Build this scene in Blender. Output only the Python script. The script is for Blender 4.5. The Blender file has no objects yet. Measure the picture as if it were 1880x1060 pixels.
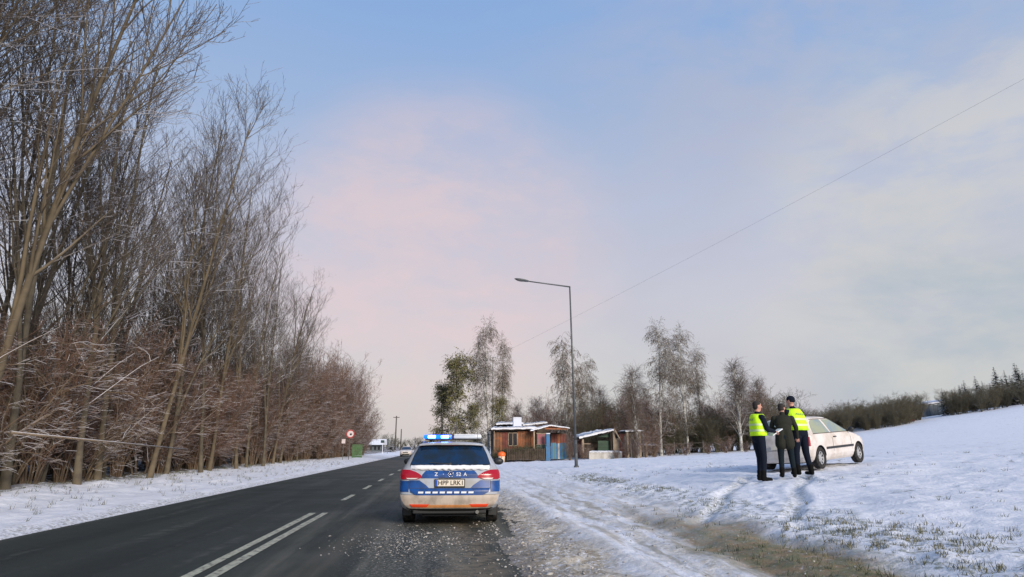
import bpy, bmesh, math, random
import numpy as np
from mathutils import Vector, Matrix
R = math.radians
PI = math.pi
sc = bpy.context.scene
C = sc.collection

# ------------------------------------------------------------------ camera
F_PX, PITCH, YAW, CAMZ = 1160.0, R(14.04), R(5.96), 1.4
cam = bpy.data.cameras.new('camera')
cam.sensor_width = 36; cam.lens = 36 * F_PX / 1880; cam.clip_start = 0.05; cam.clip_end = 4000
camo = bpy.data.objects.new('camera', cam); C.objects.link(camo)
camo.location = (0, 0, CAMZ); camo.rotation_euler = (R(90) + PITCH, 0, -YAW)
sc.camera = camo
CAMROT = camo.rotation_euler.to_matrix()

def ray(px, py):
    return (CAMROT @ Vector(((px - 940) / F_PX, (530 - py) / F_PX, -1))).normalized()
def at(px, py, Y):
    d = ray(px, py); t = Y / d.y
    return Vector((d.x * t, Y, CAMZ + d.z * t))

# ------------------------------------------------------------------ world
def nmath(nt, op, a, b=None, c=None, clamp=False):
    n = nt.nodes.new('ShaderNodeMath'); n.operation = op; n.use_clamp = clamp
    for i, v in enumerate((a, b, c)):
        if v is None: continue
        if isinstance(v, (int, float)): n.inputs[i].default_value = v
        else: nt.links.new(v, n.inputs[i])
    return n.outputs[0]
def nmix(nt, f, a, b):
    n = nt.nodes.new('ShaderNodeMix'); n.data_type = 'RGBA'
    for i, v in ((0, f), (6, a), (7, b)):
        if isinstance(v, (int, float)): n.inputs[i].default_value = v
        elif isinstance(v, tuple): n.inputs[i].default_value = (*v, 1)[:4]
        else: nt.links.new(v, n.inputs[i])
    return n.outputs[2]
def nrange(nt, v, a, b, c=0.0, d=1.0, smooth=True):
    n = nt.nodes.new('ShaderNodeMapRange'); n.interpolation_type = 'SMOOTHSTEP' if smooth else 'LINEAR'
    nt.links.new(v, n.inputs[0])
    for i, q in enumerate((a, b, c, d)): n.inputs[i + 1].default_value = q
    return n.outputs[0]
def nnoise(nt, vec, scale, detail=4, rough=0.55, dist=0.0):
    n = nt.nodes.new('ShaderNodeTexNoise'); n.inputs['Scale'].default_value = scale
    n.inputs['Detail'].default_value = detail; n.inputs['Roughness'].default_value = rough
    n.inputs['Distortion'].default_value = dist
    if vec is not None: nt.links.new(vec, n.inputs['Vector'])
    return n.outputs['Fac']

SUN_EL, SUN_AZ = R(22), R(156)      # azimuth measured clockwise from +Y: low behind the camera
world = bpy.data.worlds.new('World'); sc.world = world; world.use_nodes = True
nt = world.node_tree
bg = nt.nodes['Background']; bg.inputs['Strength'].default_value = 0.105
sky = nt.nodes.new('ShaderNodeTexSky'); sky.sky_type = 'NISHITA'; sky.sun_disc = False
sky.sun_elevation = SUN_EL; sky.sun_rotation = SUN_AZ
sky.air_density = 1.2; sky.dust_density = 2.0
tc = nt.nodes.new('ShaderNodeTexCoord'); D = tc.outputs['Generated']
sep = nt.nodes.new('ShaderNodeSeparateXYZ'); nt.links.new(D, sep.inputs[0])
ramp = nt.nodes.new('ShaderNodeValToRGB'); nt.links.new(sep.outputs[2], ramp.inputs[0])
el = ramp.color_ramp.elements
stops = [(0.0, (5.6, 5.5, 5.35)), (0.10, (5.5, 5.4, 5.45)), (0.24, (5.1, 5.1, 5.9)), (0.36, (4.3, 4.8, 6.2)), (0.48, (3.1, 4.2, 6.3)), (0.62, (2.3, 3.75, 6.5)), (1.0, (1.9, 3.1, 5.8))]
el[0].position = 0; el[1].position = 1
el[0].color = (*[c / 10 for c in stops[0][1]], 1); el[1].color = (*[c / 10 for c in stops[-1][1]], 1)
for p, c in stops[1:-1]:
    e = el.new(p); e.color = (*[q / 10 for q in c], 1)
vm = nt.nodes.new('ShaderNodeVectorMath'); vm.operation = 'SCALE'; nt.links.new(ramp.outputs[0], vm.inputs[0]); vm.inputs['Scale'].default_value = 10
base = vm.outputs[0]
mp = nt.nodes.new('ShaderNodeMapping'); nt.links.new(D, mp.inputs[0]); mp.inputs['Scale'].default_value = (1, 1, 2.2)
cn = nnoise(nt, mp.outputs[0], 2.6, 6, 0.6, 0.4)
cn2 = nnoise(nt, mp.outputs[0], 6.0, 5, 0.6, 0.2)
def blob(px, py, lo, hi):
    v = nt.nodes.new('ShaderNodeVectorMath'); v.operation = 'DOT_PRODUCT'
    nt.links.new(D, v.inputs[0]); v.inputs[1].default_value = ray(px, py)
    return nrange(nt, v.outputs['Value'], lo, hi)
# lilac-grey cloud spreading over the right half of the sky
side = nrange(nt, sep.outputs[0], -0.05, 0.6)
cl = nmath(nt, 'MULTIPLY', nrange(nt, cn, 0.36, 0.62), nmath(nt, 'MULTIPLY_ADD', side, 0.62, 0.02))
col = nmix(nt, cl, base, (4.7, 4.55, 5.3))
pk = nmath(nt, 'MULTIPLY', blob(800, 500, 0.945, 0.995), nmath(nt, 'MULTIPLY_ADD', nrange(nt, cn2, 0.32, 0.66), 0.50, 0.34))
col = nmix(nt, pk, col, (6.8, 5.35, 5.45))
yb = nmath(nt, 'MULTIPLY', blob(1850, 440, 0.93, 0.999), nmath(nt, 'MULTIPLY_ADD', nrange(nt, cn2, 0.35, 0.62), 0.55, 0.12))
col = nmix(nt, yb, col, (6.3, 6.0, 5.5))
gb = nmath(nt, 'MULTIPLY', blob(1800, 610, 0.965, 0.999), nmath(nt, 'MULTIPLY_ADD', nrange(nt, cn, 0.35, 0.6), 0.5, 0.25))
col = nmix(nt, gb, col, (3.5, 4.2, 5.0))
col = nmix(nt, 0.10, col, sky.outputs[0])
nt.links.new(col, bg.inputs['Color'])

sunl = bpy.data.lights.new('sun', 'SUN'); sunl.energy = 3.3; sunl.angle = R(20); sunl.color = (1.0, 0.88, 0.76)
suno = bpy.data.objects.new('sun', sunl); C.objects.link(suno)
sd = Vector((math.sin(SUN_AZ) * math.cos(SUN_EL), math.cos(SUN_AZ) * math.cos(SUN_EL), math.sin(SUN_EL)))
suno.rotation_euler = sd.to_track_quat('Z', 'Y').to_euler(); suno.location = (20, -20, 30)
vs = sc.view_settings; vs.view_transform = 'Standard'; vs.look = 'None'; vs.exposure = 0.16; vs.gamma = 1; vs.use_curve_mapping = False
sc.cycles.max_bounces = 6; sc.cycles.transparent_max_bounces = 8

# ------------------------------------------------------------------ materials
def mat(name, color, rough=0.6, metal=0.0, noise=None, emit=None, spec=None, bump=None, coord='Object', trans=None):
    m = bpy.data.materials.new(name); m.use_nodes = True; t = m.node_tree; b = t.nodes['Principled BSDF']
    b.inputs['Base Color'].default_value = (*color, 1); b.inputs['Roughness'].default_value = rough; b.inputs['Metallic'].default_value = metal
    if spec is not None: b.inputs['Specular IOR Level'].default_value = spec
    if trans: b.inputs['Transmission Weight'].default_value = trans
    tcn = t.nodes.new('ShaderNodeTexCoord'); v = tcn.outputs[coord]
    if noise:
        sc_, amt = noise[0], noise[1]
        c2 = noise[2] if len(noise) > 2 else tuple(c * (1 - amt) for c in color)
        f = nrange(t, nnoise(t, v, sc_, 6, 0.62), 0.38, 0.64)
        t.links.new(nmix(t, nmath(t, 'MULTIPLY', f, 1.0 if len(noise) > 2 else 1.0), color, c2), b.inputs['Base Color'])
    if emit:
        b.inputs['Emission Color'].default_value = (*emit[0], 1); b.inputs['Emission Strength'].default_value = emit[1]
    if bump:
        bn = t.nodes.new('ShaderNodeBump'); bn.inputs['Distance'].default_value = bump[1]; bn.inputs['Strength'].default_value = 1
        t.links.new(nnoise(t, v, bump[0], 5), bn.inputs['Height']); t.links.new(bn.outputs[0], b.inputs['Normal'])
    return m

def bark_mat(name, c1, c2, snow=0.35, snow_amt=0.7, scale=3.0, white=None):
    """bark whose upper faces carry snow (a real dusting that follows the upward facing side)"""
    m = bpy.data.materials.new(name); m.use_nodes = True; t = m.node_tree; b = t.nodes['Principled BSDF']
    b.inputs['Roughness'].default_value = 0.9; b.inputs['Specular IOR Level'].default_value = 0.2
    tcn = t.nodes.new('ShaderNodeTexCoord'); v = tcn.outputs['Object']
    oi = t.nodes.new('ShaderNodeObjectInfo')
    f = nrange(t, nnoise(t, v, scale, 4), 0.35, 0.65)
    c = nmix(t, f, c1, c2)
    c = nmix(t, nmath(t, 'MULTIPLY', oi.outputs['Random'], 0.35), c, (c1[0] * 1.6, c1[1] * 1.35, c1[2] * 1.1))
    if white:
        mpn = t.nodes.new('ShaderNodeMapping'); t.links.new(v, mpn.inputs[0]); mpn.inputs['Scale'].default_value = (1, 1, 3)
        c = nmix(t, nrange(t, nnoise(t, mpn.outputs[0], 2.5, 5, 0.7), 0.36, 0.5), c, white)
    g = t.nodes.new('ShaderNodeNewGeometry'); s = t.nodes.new('ShaderNodeSeparateXYZ'); t.links.new(g.outputs['True Normal'], s.inputs[0])
    up = nrange(t, s.outputs[2], snow, snow + 0.25)
    sn = nrange(t, nnoise(t, v, 1.3, 3), 0.55 - snow_amt * 0.3, 0.62 - snow_amt * 0.25)
    c = nmix(t, nmath(t, 'MULTIPLY', up, sn), c, (0.72, 0.72, 0.76))
    t.links.new(c, b.inputs['Base Color'])
    return m

M = {}
M['bark_tall'] = bark_mat('bark tall', (0.125, 0.108, 0.076), (0.070, 0.062, 0.048), 0.45, 0.6)
M['twig_tall'] = bark_mat('twig tall', (0.105, 0.086, 0.070), (0.066, 0.058, 0.052), 0.35, 0.75)
M['bark_shrub'] = bark_mat('bark shrub', (0.170, 0.130, 0.095), (0.085, 0.066, 0.050), 0.35, 0.8)
M['twig_shrub'] = bark_mat('twig shrub', (0.165, 0.105, 0.076), (0.088, 0.060, 0.046), 0.40, 0.70)
M['bark_arch'] = bark_mat('bark arch', (0.17, 0.13, 0.09), (0.10, 0.08, 0.06), 0.35, 0.8)
M['bark_birch'] = bark_mat('bark birch', (0.10, 0.085, 0.07), (0.12, 0.10, 0.08), 0.8, 0.3, white=(0.50, 0.50, 0.46))
M['twig_birch'] = bark_mat('twig birch', (0.145, 0.108, 0.080), (0.100, 0.080, 0.062), 0.42, 0.8)
M['leaf_olive'] = mat('leaf olive', (0.20, 0.19, 0.06), 0.7, noise=(0.8, 0.4, (0.10, 0.11, 0.05)))
M['leaf_birch'] = mat('leaf birch', (0.15, 0.125, 0.07), 0.7, noise=(0.7, 0.4, (0.42, 0.42, 0.40)))
M['conifer'] = bark_mat('conifer needles', (0.032, 0.050, 0.036), (0.045, 0.062, 0.045), 0.75, 0.5)
M['hedge_twig'] = bark_mat('hedge twig', (0.105, 0.098, 0.068), (0.070, 0.070, 0.052), 0.5, 0.55)
M['green_twig'] = bark_mat('green shrub', (0.095, 0.095, 0.055), (0.06, 0.068, 0.045), 0.5, 0.6)
M['snow'] = mat('snow', (0.80, 0.82, 0.86), 0.85, noise=(1.5, 0.08), bump=(6, 0.03))
M['police_white'] = mat('police silver white paint', (0.38, 0.42, 0.48), 0.32, noise=(3.5, 0.2, (0.31, 0.31, 0.31)))
M['dirty_bumper'] = mat('road-grimed bumper', (0.50, 0.43, 0.36), 0.55, noise=(3.0, 0.3, (0.28, 0.24, 0.20)))
M['police_blue'] = mat('reflective blue film', (0.003, 0.065, 0.27), 0.4, noise=(6, 0.45))
M['dark_glass'] = mat('dark glass', (0.002, 0.022, 0.07), 0.05, spec=0.8, noise=(2.6, .5, (0.006, 0.012, 0.018)))  # blue mottling in the base colour stands in for window reflections
M['tail_red'] = mat('tail lamp red', (0.33, 0.006, 0.020), 0.18, emit=((1, 0.02, 0.04), 0.02))
M['tail_clear'] = mat('tail lamp clear', (0.7, 0.62, 0.6), 0.2)
M['red_reflector'] = mat('red reflector', (0.75, 0.07, 0.02), 0.2)
M['black_plastic'] = mat('black plastic', (0.018, 0.02, 0.022), 0.5)
M['dark_under'] = mat('underbody', (0.008, 0.009, 0.012), 0.9)
M['rubber'] = mat('tyre rubber', (0.018, 0.018, 0.019), 0.9, spec=.2, noise=(12, 0.3, (0.045, 0.042, 0.04)))
M['rim'] = mat('wheel trim', (0.55, 0.55, 0.55), 0.35, 0.5)
M['chrome'] = mat('chrome', (0.7, 0.7, 0.72), 0.18, 1.0)
M['plate'] = mat('plate white', (0.72, 0.66, 0.55), 0.4)
M['plate_blue'] = mat('plate euro blue', (0.02, 0.08, 0.42), 0.4)
M['ink'] = mat('black lettering', (0.01, 0.01, 0.01), 0.5)
M['white_film'] = mat('white reflective film', (0.75, 0.78, 0.82), 0.35)
M['led'] = mat('blue led lit', (0.3, 0.6, 1.0), 0.3, emit=((0.16, 0.45, 1.0), 16))
M['lens_blue_lit'] = mat('lit blue lens', (0.01, 0.12, 0.6), 0.15, emit=((0.0, 0.08, 1.0), 2.6))
M['lens_pale'] = mat('unlit lightbar cover', (0.55, 0.60, 0.66), 0.2)
M['lens_blue'] = mat('unlit blue lens', (0.03, 0.12, 0.5), 0.1)
M['exhaust'] = mat('exhaust steel', (0.25, 0.25, 0.24), 0.4, 0.9)
M['white_paint'] = mat('white car paint', (0.70, 0.66, 0.62), 0.35, noise=(2.2, 0.2, (0.56, 0.50, 0.44)))
M['frost_glass'] = mat('frosted car glass', (0.30, 0.33, 0.22), 0.22, noise=(2.0, 0.35, (0.20, 0.27, 0.30)))
M['seam'] = mat('panel gap', (0.05, 0.045, 0.04), 0.8)
M['skin'] = mat('skin', (0.52, 0.27, 0.20), 0.6)
M['hair'] = mat('dark hair', (0.02, 0.015, 0.012), 0.8)
M['navy'] = mat('navy uniform', (0.008, 0.012, 0.022), 0.9, spec=0.12, bump=(25, 0.006))
M['jacket'] = mat('dark jacket', (0.026, 0.027, 0.021), 0.85, spec=0.12, bump=(22, 0.006))
M['jeans'] = mat('dark jeans', (0.010, 0.017, 0.022), 0.9, spec=0.12, bump=(30, 0.004))
M['boot'] = mat('black boots', (0.006, 0.006, 0.006), 0.8, spec=.1)
M['vest'] = mat('hi-vis yellow', (0.56, 0.93, 0.01), 0.7, emit=((0.6, 1.0, 0.0), 0.06), noise=(7, 0.2), bump=(9, 0.03))  # faint emission added to lift the yellow; the cloth is no lamp
M['vest_band'] = mat('reflective silver band', (0.62, 0.78, 0.36), 0.35)
M['paper'] = mat('paper', (0.75, 0.77, 0.80), 0.7)
M['galv'] = mat('galvanised steel', (0.12, 0.13, 0.13), 0.5, 0.3, noise=(1.5, 0.3))
M['lamp_glass'] = mat('street lamp glass', (0.10, 0.10, 0.10), 0.2)
M['wood_pole'] = mat('weathered pole', (0.10, 0.09, 0.08), 0.85, noise=(2, 0.3))
M['cable'] = mat('cable', (0.34, 0.34, 0.36), 0.7)
M['orange_wood'] = mat('orange stained planks', (0.30, 0.105, 0.04), 0.8, noise=(2.5, 0.4, (0.15, 0.075, 0.04)))
M['red_wood'] = mat('red brown planks', (0.17, 0.05, 0.035), 0.8, noise=(1.8, 0.4))
M['brown_wood'] = mat('dark brown planks', (0.075, 0.055, 0.038), 0.85, noise=(2.5, 0.4))
M['pale_wood'] = mat('pale bare wood', (0.34, 0.27, 0.19), 0.8, noise=(2.5, 0.35))
M['green_wood'] = mat('dark green planks', (0.035, 0.075, 0.045), 0.7, noise=(1.5, 0.3))
M['grey_green'] = mat('grey green door paint', (0.13, 0.17, 0.14), 0.7, noise=(1.8, 0.3))
M['blue_paint'] = mat('bright blue paint', (0.025, 0.15, 0.34), 0.6, noise=(4, 0.4, (0.05, 0.12, 0.2)))
M['teal_paint'] = mat('teal paint', (0.06, 0.21, 0.24), 0.7, noise=(4, 0.4, (0.12, 0.16, 0.16)))
M['white_wash'] = mat('grubby whitewash', (0.50, 0.49, 0.45), 0.85, noise=(1.5, 0.3, (0.30, 0.28, 0.24)), bump=(4, 0.02))
M['white_sheet'] = mat('white panel', (0.62, 0.66, 0.76), 0.6)
M['dark_blue'] = mat('dark blue tarp', (0.01, 0.03, 0.15), 0.5)
M['window_dark'] = mat('dark window', (0.02, 0.02, 0.025), 0.1)
M['red_print'] = mat('rose curtain', (0.36, 0.10, 0.12), 0.8, noise=(3, 0.4, (0.25, 0.16, 0.16)))
M['hall_grey'] = mat('grey cladding', (0.085, 0.11, 0.13), 0.6, noise=(0.6, 0.2))
M['red_body'] = mat('red vehicle paint', (0.22, 0.025, 0.03), 0.6)
M['green_panel'] = mat('green fence paint', (0.07, 0.17, 0.06), 0.6, noise=(2, 0.3))
M['orange_lid'] = mat('orange plastic', (0.80, 0.14, 0.02), 0.4)
M['cream'] = mat('cream plastic', (0.72, 0.58, 0.42), 0.5, noise=(3, 0.2))
M['sign_white'] = mat('sign white', (0.62, 0.55, 0.55), 0.4)
M['sign_red'] = mat('sign red', (0.40, 0.05, 0.05), 0.4)
M['sign_dark'] = mat('sign dark green', (0.02, 0.05, 0.05), 0.4)
M['tuft_dry'] = mat('dry grass', (0.16, 0.15, 0.085), 0.9, noise=(0.5, 0.4, (0.08, 0.105, 0.065)))
M['slush'] = mat('slush lumps', (0.44, 0.42, 0.39), 0.7, noise=(3, 0.4, (0.17, 0.15, 0.12)))

# ------------------------------------------------------------------ helpers
def link(o, parent=None):
    C.objects.link(o)
    if parent: o.parent = parent
    return o
def tag(o, label, cat, group=None, kind=None):
    if label: o['label'] = label
    if cat: o['category'] = cat
    if group: o['group'] = group
    if kind: o['kind'] = kind
    return o
def empty(name, loc=(0, 0, 0), rz=0.0, label=None, cat=None, group=None):
    o = bpy.data.objects.new(name, None); o.location = loc; o.rotation_euler = (0, 0, rz); o.empty_display_size = 0.2
    C.objects.link(o); return tag(o, label, cat, group)
def copy_tree(o, parent=None):
    c = o.copy(); C.objects.link(c)
    if parent: c.parent = parent
    for ch in list(o.children): copy_tree(ch, c)
    return c
def mesh_obj(name, verts, faces, m, parent=None, smooth=False):
    me = bpy.data.meshes.new(name); me.from_pydata([tuple(v) for v in verts], [], faces); me.update()
    if isinstance(m, (list, tuple)):
        for q in m: me.materials.append(q)
    elif m: me.materials.append(m)
    if smooth: me.polygons.foreach_set('use_smooth', [True] * len(me.polygons))
    return link(bpy.data.objects.new(name, me), parent)
def np_mesh(name, V, Fa, m, parent=None, smooth=False):
    """V (n,3), Fa (f,k) uniform face size"""
    me = bpy.data.meshes.new(name); k = Fa.shape[1]
    me.vertices.add(len(V)); me.vertices.foreach_set('co', V.astype(np.float32).ravel())
    me.loops.add(Fa.size); me.loops.foreach_set('vertex_index', Fa.astype(np.int32).ravel())
    me.polygons.add(len(Fa)); me.polygons.foreach_set('loop_start', np.arange(0, Fa.size, k, dtype=np.int32))
    me.polygons.foreach_set('loop_total', np.full(len(Fa), k, dtype=np.int32))
    me.update(calc_edges=True)
    if smooth: me.polygons.foreach_set('use_smooth', [True] * len(Fa))
    if m: me.materials.append(m)
    return link(bpy.data.objects.new(name, me), parent)

class MB:
    def __init__(s): s.bm = bmesh.new()
    def box(s, x0, x1, y0, y1, z0, z1, bev=0.0, mat4=None):
        r = bmesh.ops.create_cube(s.bm, size=1.0)
        vs_ = r['verts']
        mm = Matrix.Translation(((x0 + x1) / 2, (y0 + y1) / 2, (z0 + z1) / 2)) @ Matrix.Diagonal((x1 - x0, y1 - y0, z1 - z0, 1))
        if mat4 is not None: mm = mat4 @ mm
        bmesh.ops.transform(s.bm, matrix=mm, verts=vs_)
        if bev:
            es = set(e for v in vs_ for e in v.link_edges)
            bmesh.ops.bevel(s.bm, geom=list(es), offset=bev, segments=2, affect='EDGES', profile=0.5)
        return s
    def tube(s, a, b, r0, r1=None, n=10, caps=True):
        a = Vector(a); b = Vector(b); r1 = r0 if r1 is None else r1
        d = b - a; L = d.length
        mm = Matrix.Translation((a + b) / 2) @ d.to_track_quat('Z', 'Y').to_matrix().to_4x4()
        bmesh.ops.create_cone(s.bm, cap_ends=caps, segments=n, radius1=r0, radius2=r1, depth=L, matrix=mm)
        return s
    def ball(s, c, r, scale=(1, 1, 1), n=12):
        bmesh.ops.create_uvsphere(s.bm, u_segments=n, v_segments=max(6, n // 2 + 1), radius=r, matrix=Matrix.Translation(c) @ Matrix.Diagonal((*scale, 1)))
        return s
    def poly_prism(s, pts, thick_vec):
        """pts: list of 3D points, extruded by thick_vec"""
        a = [s.bm.verts.new(p) for p in pts]; b = [s.bm.verts.new(Vector(p) + Vector(thick_vec)) for p in pts]
        s.bm.faces.new(a); s.bm.faces.new(b[::-1])
        n = len(a)
        for i in range(n): s.bm.faces.new((a[i], b[i], b[(i + 1) % n], a[(i + 1) % n]))
        return s
    def build(s, name, m, parent=None, smooth=False):
        bmesh.ops.recalc_face_normals(s.bm, faces=s.bm.faces)
        me = bpy.data.meshes.new(name); s.bm.to_mesh(me); s.bm.free(); me.materials.append(m)
        if smooth: me.polygons.foreach_set('use_smooth', [True] * len(me.polygons))
        return link(bpy.data.objects.new(name, me), parent)
def text_obj(name, txt, size, m, parent, mat4, depth=0.002, width=None, height=None):
    cu = bpy.data.curves.new(name, 'FONT'); cu.body = txt; cu.size = size; cu.align_x = 'CENTER'; cu.align_y = 'CENTER'; cu.extrude = depth; cu.offset = size * 0.012
    cu.resolution_u = 3
    o = bpy.data.objects.new(name, cu); C.objects.link(o)
    bpy.context.view_layer.update()
    dg = bpy.context.evaluated_depsgraph_get()
    me = bpy.data.meshes.new_from_object(o.evaluated_get(dg)); me.name = name
    bpy.data.objects.remove(o)
    if width or height:
        co = np.array([v.co[:] for v in me.vertices]); lo, hi = co.min(0), co.max(0)
        sx = width / (hi[0] - lo[0]) if width else 1; sy = height / (hi[1] - lo[1]) if height else 1
        for v in me.vertices: v.co.x *= sx; v.co.y *= sy
    me.materials.clear(); me.materials.append(m)
    o = bpy.data.objects.new(name, me); o.matrix_local = mat4
    return link(o, parent)

# ------------------------------------------------------------------ terrain
TX = np.array([-400, -120, -60, -30, -16, -12, -7.2, -6.6, 1.0, 1.6, 2.6, 5, 7.2, 10, 20, 35, 50, 65, 90, 150, 400], float)
TY = np.array([-40, 0, 8, 16, 35, 55, 100, 200, 500, 1500], float)
L = [1.5, 1.2, .9, .6, .35, .25, .10, -.06, -.06, .03, .12]
TZ = np.array([
    L + [.42, .60, .85, 1.5, 2.0, 2.5, 3.0, 4.0, 6.0, 8.0],
    L + [.42, .60, .80, 1.5, 2.0, 2.5, 3.0, 4.0, 6.0, 8.0],
    L + [.38, .58, .78, 1.5, 2.1, 2.5, 3.0, 4.0, 6.0, 8.0],
    L + [.35, .60, .77, 1.45, 2.1, 2.5, 3.0, 4.0, 6.0, 8.0],
    L + [.27, .40, .55, 1.05, 1.9, 2.4, 3.0, 4.0, 6.0, 8.0],
    L + [.15, .22, .30, .60, 1.3, 2.3, 3.3, 4.5, 6.0, 8.0],
    L + [.10, .12, .18, .32, .58, 1.7, 3.05, 6.5, 15, 25],
    L + [.10, .10, .10, .15, .25, .45, 1.2, 3.2, 8.5, 14],
    L + [.10, .10, .10, .10, .2, .3, .4, .8, 3, 10],
    L + [.10, .10, .10, .10, .1, .1, .1, .1, .1, 3]])
def terrain(x, y):
    x = np.asarray(x, float); y = np.asarray(y, float)
    ix = np.clip(np.searchsorted(TX, x) - 1, 0, len(TX) - 2); iy = np.clip(np.searchsorted(TY, y) - 1, 0, len(TY) - 2)
    fx = np.clip((x - TX[ix]) / (TX[ix + 1] - TX[ix]), 0, 1); fy = np.clip((y - TY[iy]) / (TY[iy + 1] - TY[iy]), 0, 1)
    fy = fy * fy * (3 - 2 * fy)
    return (TZ[iy, ix] * (1 - fx) * (1 - fy) + TZ[iy, ix + 1] * fx * (1 - fy) + TZ[iy + 1, ix] * (1 - fx) * fy + TZ[iy + 1, ix + 1] * fx * fy)
def tz(x, y): return float(terrain(x, y))

_rs = np.random.RandomState(5)
_G = _rs.rand(256, 256)
def vnoise(x, y):
    xi = np.floor(x).astype(int); yi = np.floor(y).astype(int); fx = x - xi; fy = y - yi
    fx = fx * fx * (3 - 2 * fx); fy = fy * fy * (3 - 2 * fy)
    g = lambda a, b: _G[a % 256, b % 256]
    return (g(xi, yi) * (1 - fx) * (1 - fy) + g(xi + 1, yi) * fx * (1 - fy) + g(xi, yi + 1) * (1 - fx) * fy + g(xi + 1, yi + 1) * fx * fy) * 2 - 1
def fbm(x, y, o=4):
    s = 0; a = 1; f = 1
    for i in range(o): s = s + a * vnoise(x * f + 17.3 * i, y * f + 5.1 * i); a *= .5; f *= 2.03
    return s

_fr = random.Random(77)
FEET = [(4.9 + (7.1 - 4.9) * k / 13 + (.14 if k % 2 else -.14) + _fr.uniform(-.05, .05), 8.6 + (14.2 - 8.6) * k / 13 + _fr.uniform(-.1, .1)) for k in range(14)] + \
       [(6.9 + _fr.uniform(0, 2.4), 13.6 + _fr.uniform(0, 1.9)) for k in range(22)] + [(9.3 + .35 * k + _fr.uniform(-.1, .1), 15.0 + .16 * k + (.12 if k % 2 else -.12)) for k in range(9)]
def ground_z(X, Y):
    sft = .55 * np.clip((14 - Y) / 6.5, 0, 1) * np.exp(-((X - 1.0) / 1.0) ** 2)      # the snow edge creeps on to the asphalt near the camera
    Z = terrain(X + sft, Y)
    wob = 0.16 * fbm(X * 0 + 3, Y * 0.9) + 0.10 * fbm(X * 1.5, Y * 1.5, 3)
    edgeR = np.clip((X + sft - 0.75 - wob) / 0.5, 0, 1); wl_ = 0.10 * fbm(X * 0 + 7, Y * 0.35, 3); edgeL = np.clip((-6.85 - X + wl_) / 0.5, 0, 1)
    off = np.maximum(edgeR, edgeL)
    near = np.clip(1.4 - np.hypot(X, Y) / 60, 0.05, 1)
    rel = 0.035 * fbm(X * 1.2, Y * 0.8, 3) + 0.014 * fbm(X * 5, Y * 5, 4) * near
    # ploughed ridge beside the shoulder and ruts of the dirt track
    ridge = 0.06 * np.exp(-((X - 2.15 - 0.12 * fbm(Y * 0.3, Y * 0 + 9)) / 0.22) ** 2) * np.clip((24 - Y) / 10, 0, 1)
    rut = -0.05 * (np.exp(-((X - 3.35) / 0.22) ** 2) + np.exp(-((X - 4.25) / 0.2) ** 2)) * np.clip((16 - Y) / 5, 0, 1)
    rough = 0.035 * np.abs(fbm(X * 7, Y * 7, 4)) * np.exp(-((X - 1.5) / 0.6) ** 2) * near
    rough2 = 0.05 * np.clip(fbm(X * 4, Y * 3, 4), 0, 1) * np.exp(-((X - 4.9) / 0.5) ** 2) * near
    verge = 0.07 * np.clip(fbm(X * 1.1, Y * 0.9, 4) + .2, 0, 1.4) * np.clip((-7.0 - X) / 1.5, 0, 1)
    # tyre ruts up to the parked car and footprints of the people
    u_ = ((X - 4.4) * 4.6 + (Y - 9.6) * 7.3) / math.hypot(4.6, 7.3); v_ = ((X - 4.4) * 7.3 - (Y - 9.6) * 4.6) / math.hypot(4.6, 7.3)
    on = np.clip((u_ + .3) / .6, 0, 1) * np.clip((8.3 - u_) / .6, 0, 1)
    vw = v_ + .12 * fbm(u_ * .5, u_ * 0 + 2, 2)
    Z = Z - .055 * on * (np.exp(-((vw - .68) / .13) ** 4) + np.exp(-((vw + .68) / .13) ** 4)) + .02 * on * (np.exp(-((np.abs(vw) - .92) / .08) ** 2))
    for fx_, fy_ in FEET: Z = Z - .05 * np.exp(-(((X - fx_) / .09) ** 2 + ((Y - fy_) / .17) ** 2) ** 2)
    return Z + off * (rel * np.where(X < 0, np.clip((-7.3 - X) / .8, .15, 1), 1) + ridge + rut + rough + rough2 + verge)

def lines(segs):
    out = []
    for a, b, st in segs: out += list(np.arange(a, b, st))
    return np.array(out + [segs[-1][1]])
gx = lines([(-600, -120, 40), (-120, -40, 8), (-40, -14, 1.5), (-14, -7.7, 0.16), (-7.7, -6.3, 0.05), (-6.3, 0.2, 0.8), (0.2, 6.5, 0.055), (6.5, 11, 0.08), (11, 16, 0.16), (16, 40, 1), (40, 120, 2.5), (120, 900, 30)])
gy = lines([(-40, 2, 3), (2, 18, 0.08), (18, 30, 0.2), (30, 60, 0.6), (60, 140, 2.5), (140, 400, 15), (400, 2600, 110)])
XX, YY = np.meshgrid(gx, gy)
ZZ = ground_z(XX, YY)
V = np.stack([XX.ravel(), YY.ravel(), ZZ.ravel()], 1)
nx, ny = len(gx), len(gy)
ii = (np.arange(ny - 1)[:, None] * nx + np.arange(nx - 1)[None, :]).ravel()
Fq = np.stack([ii, ii + 1, ii + nx + 1, ii + nx], 1)

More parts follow.
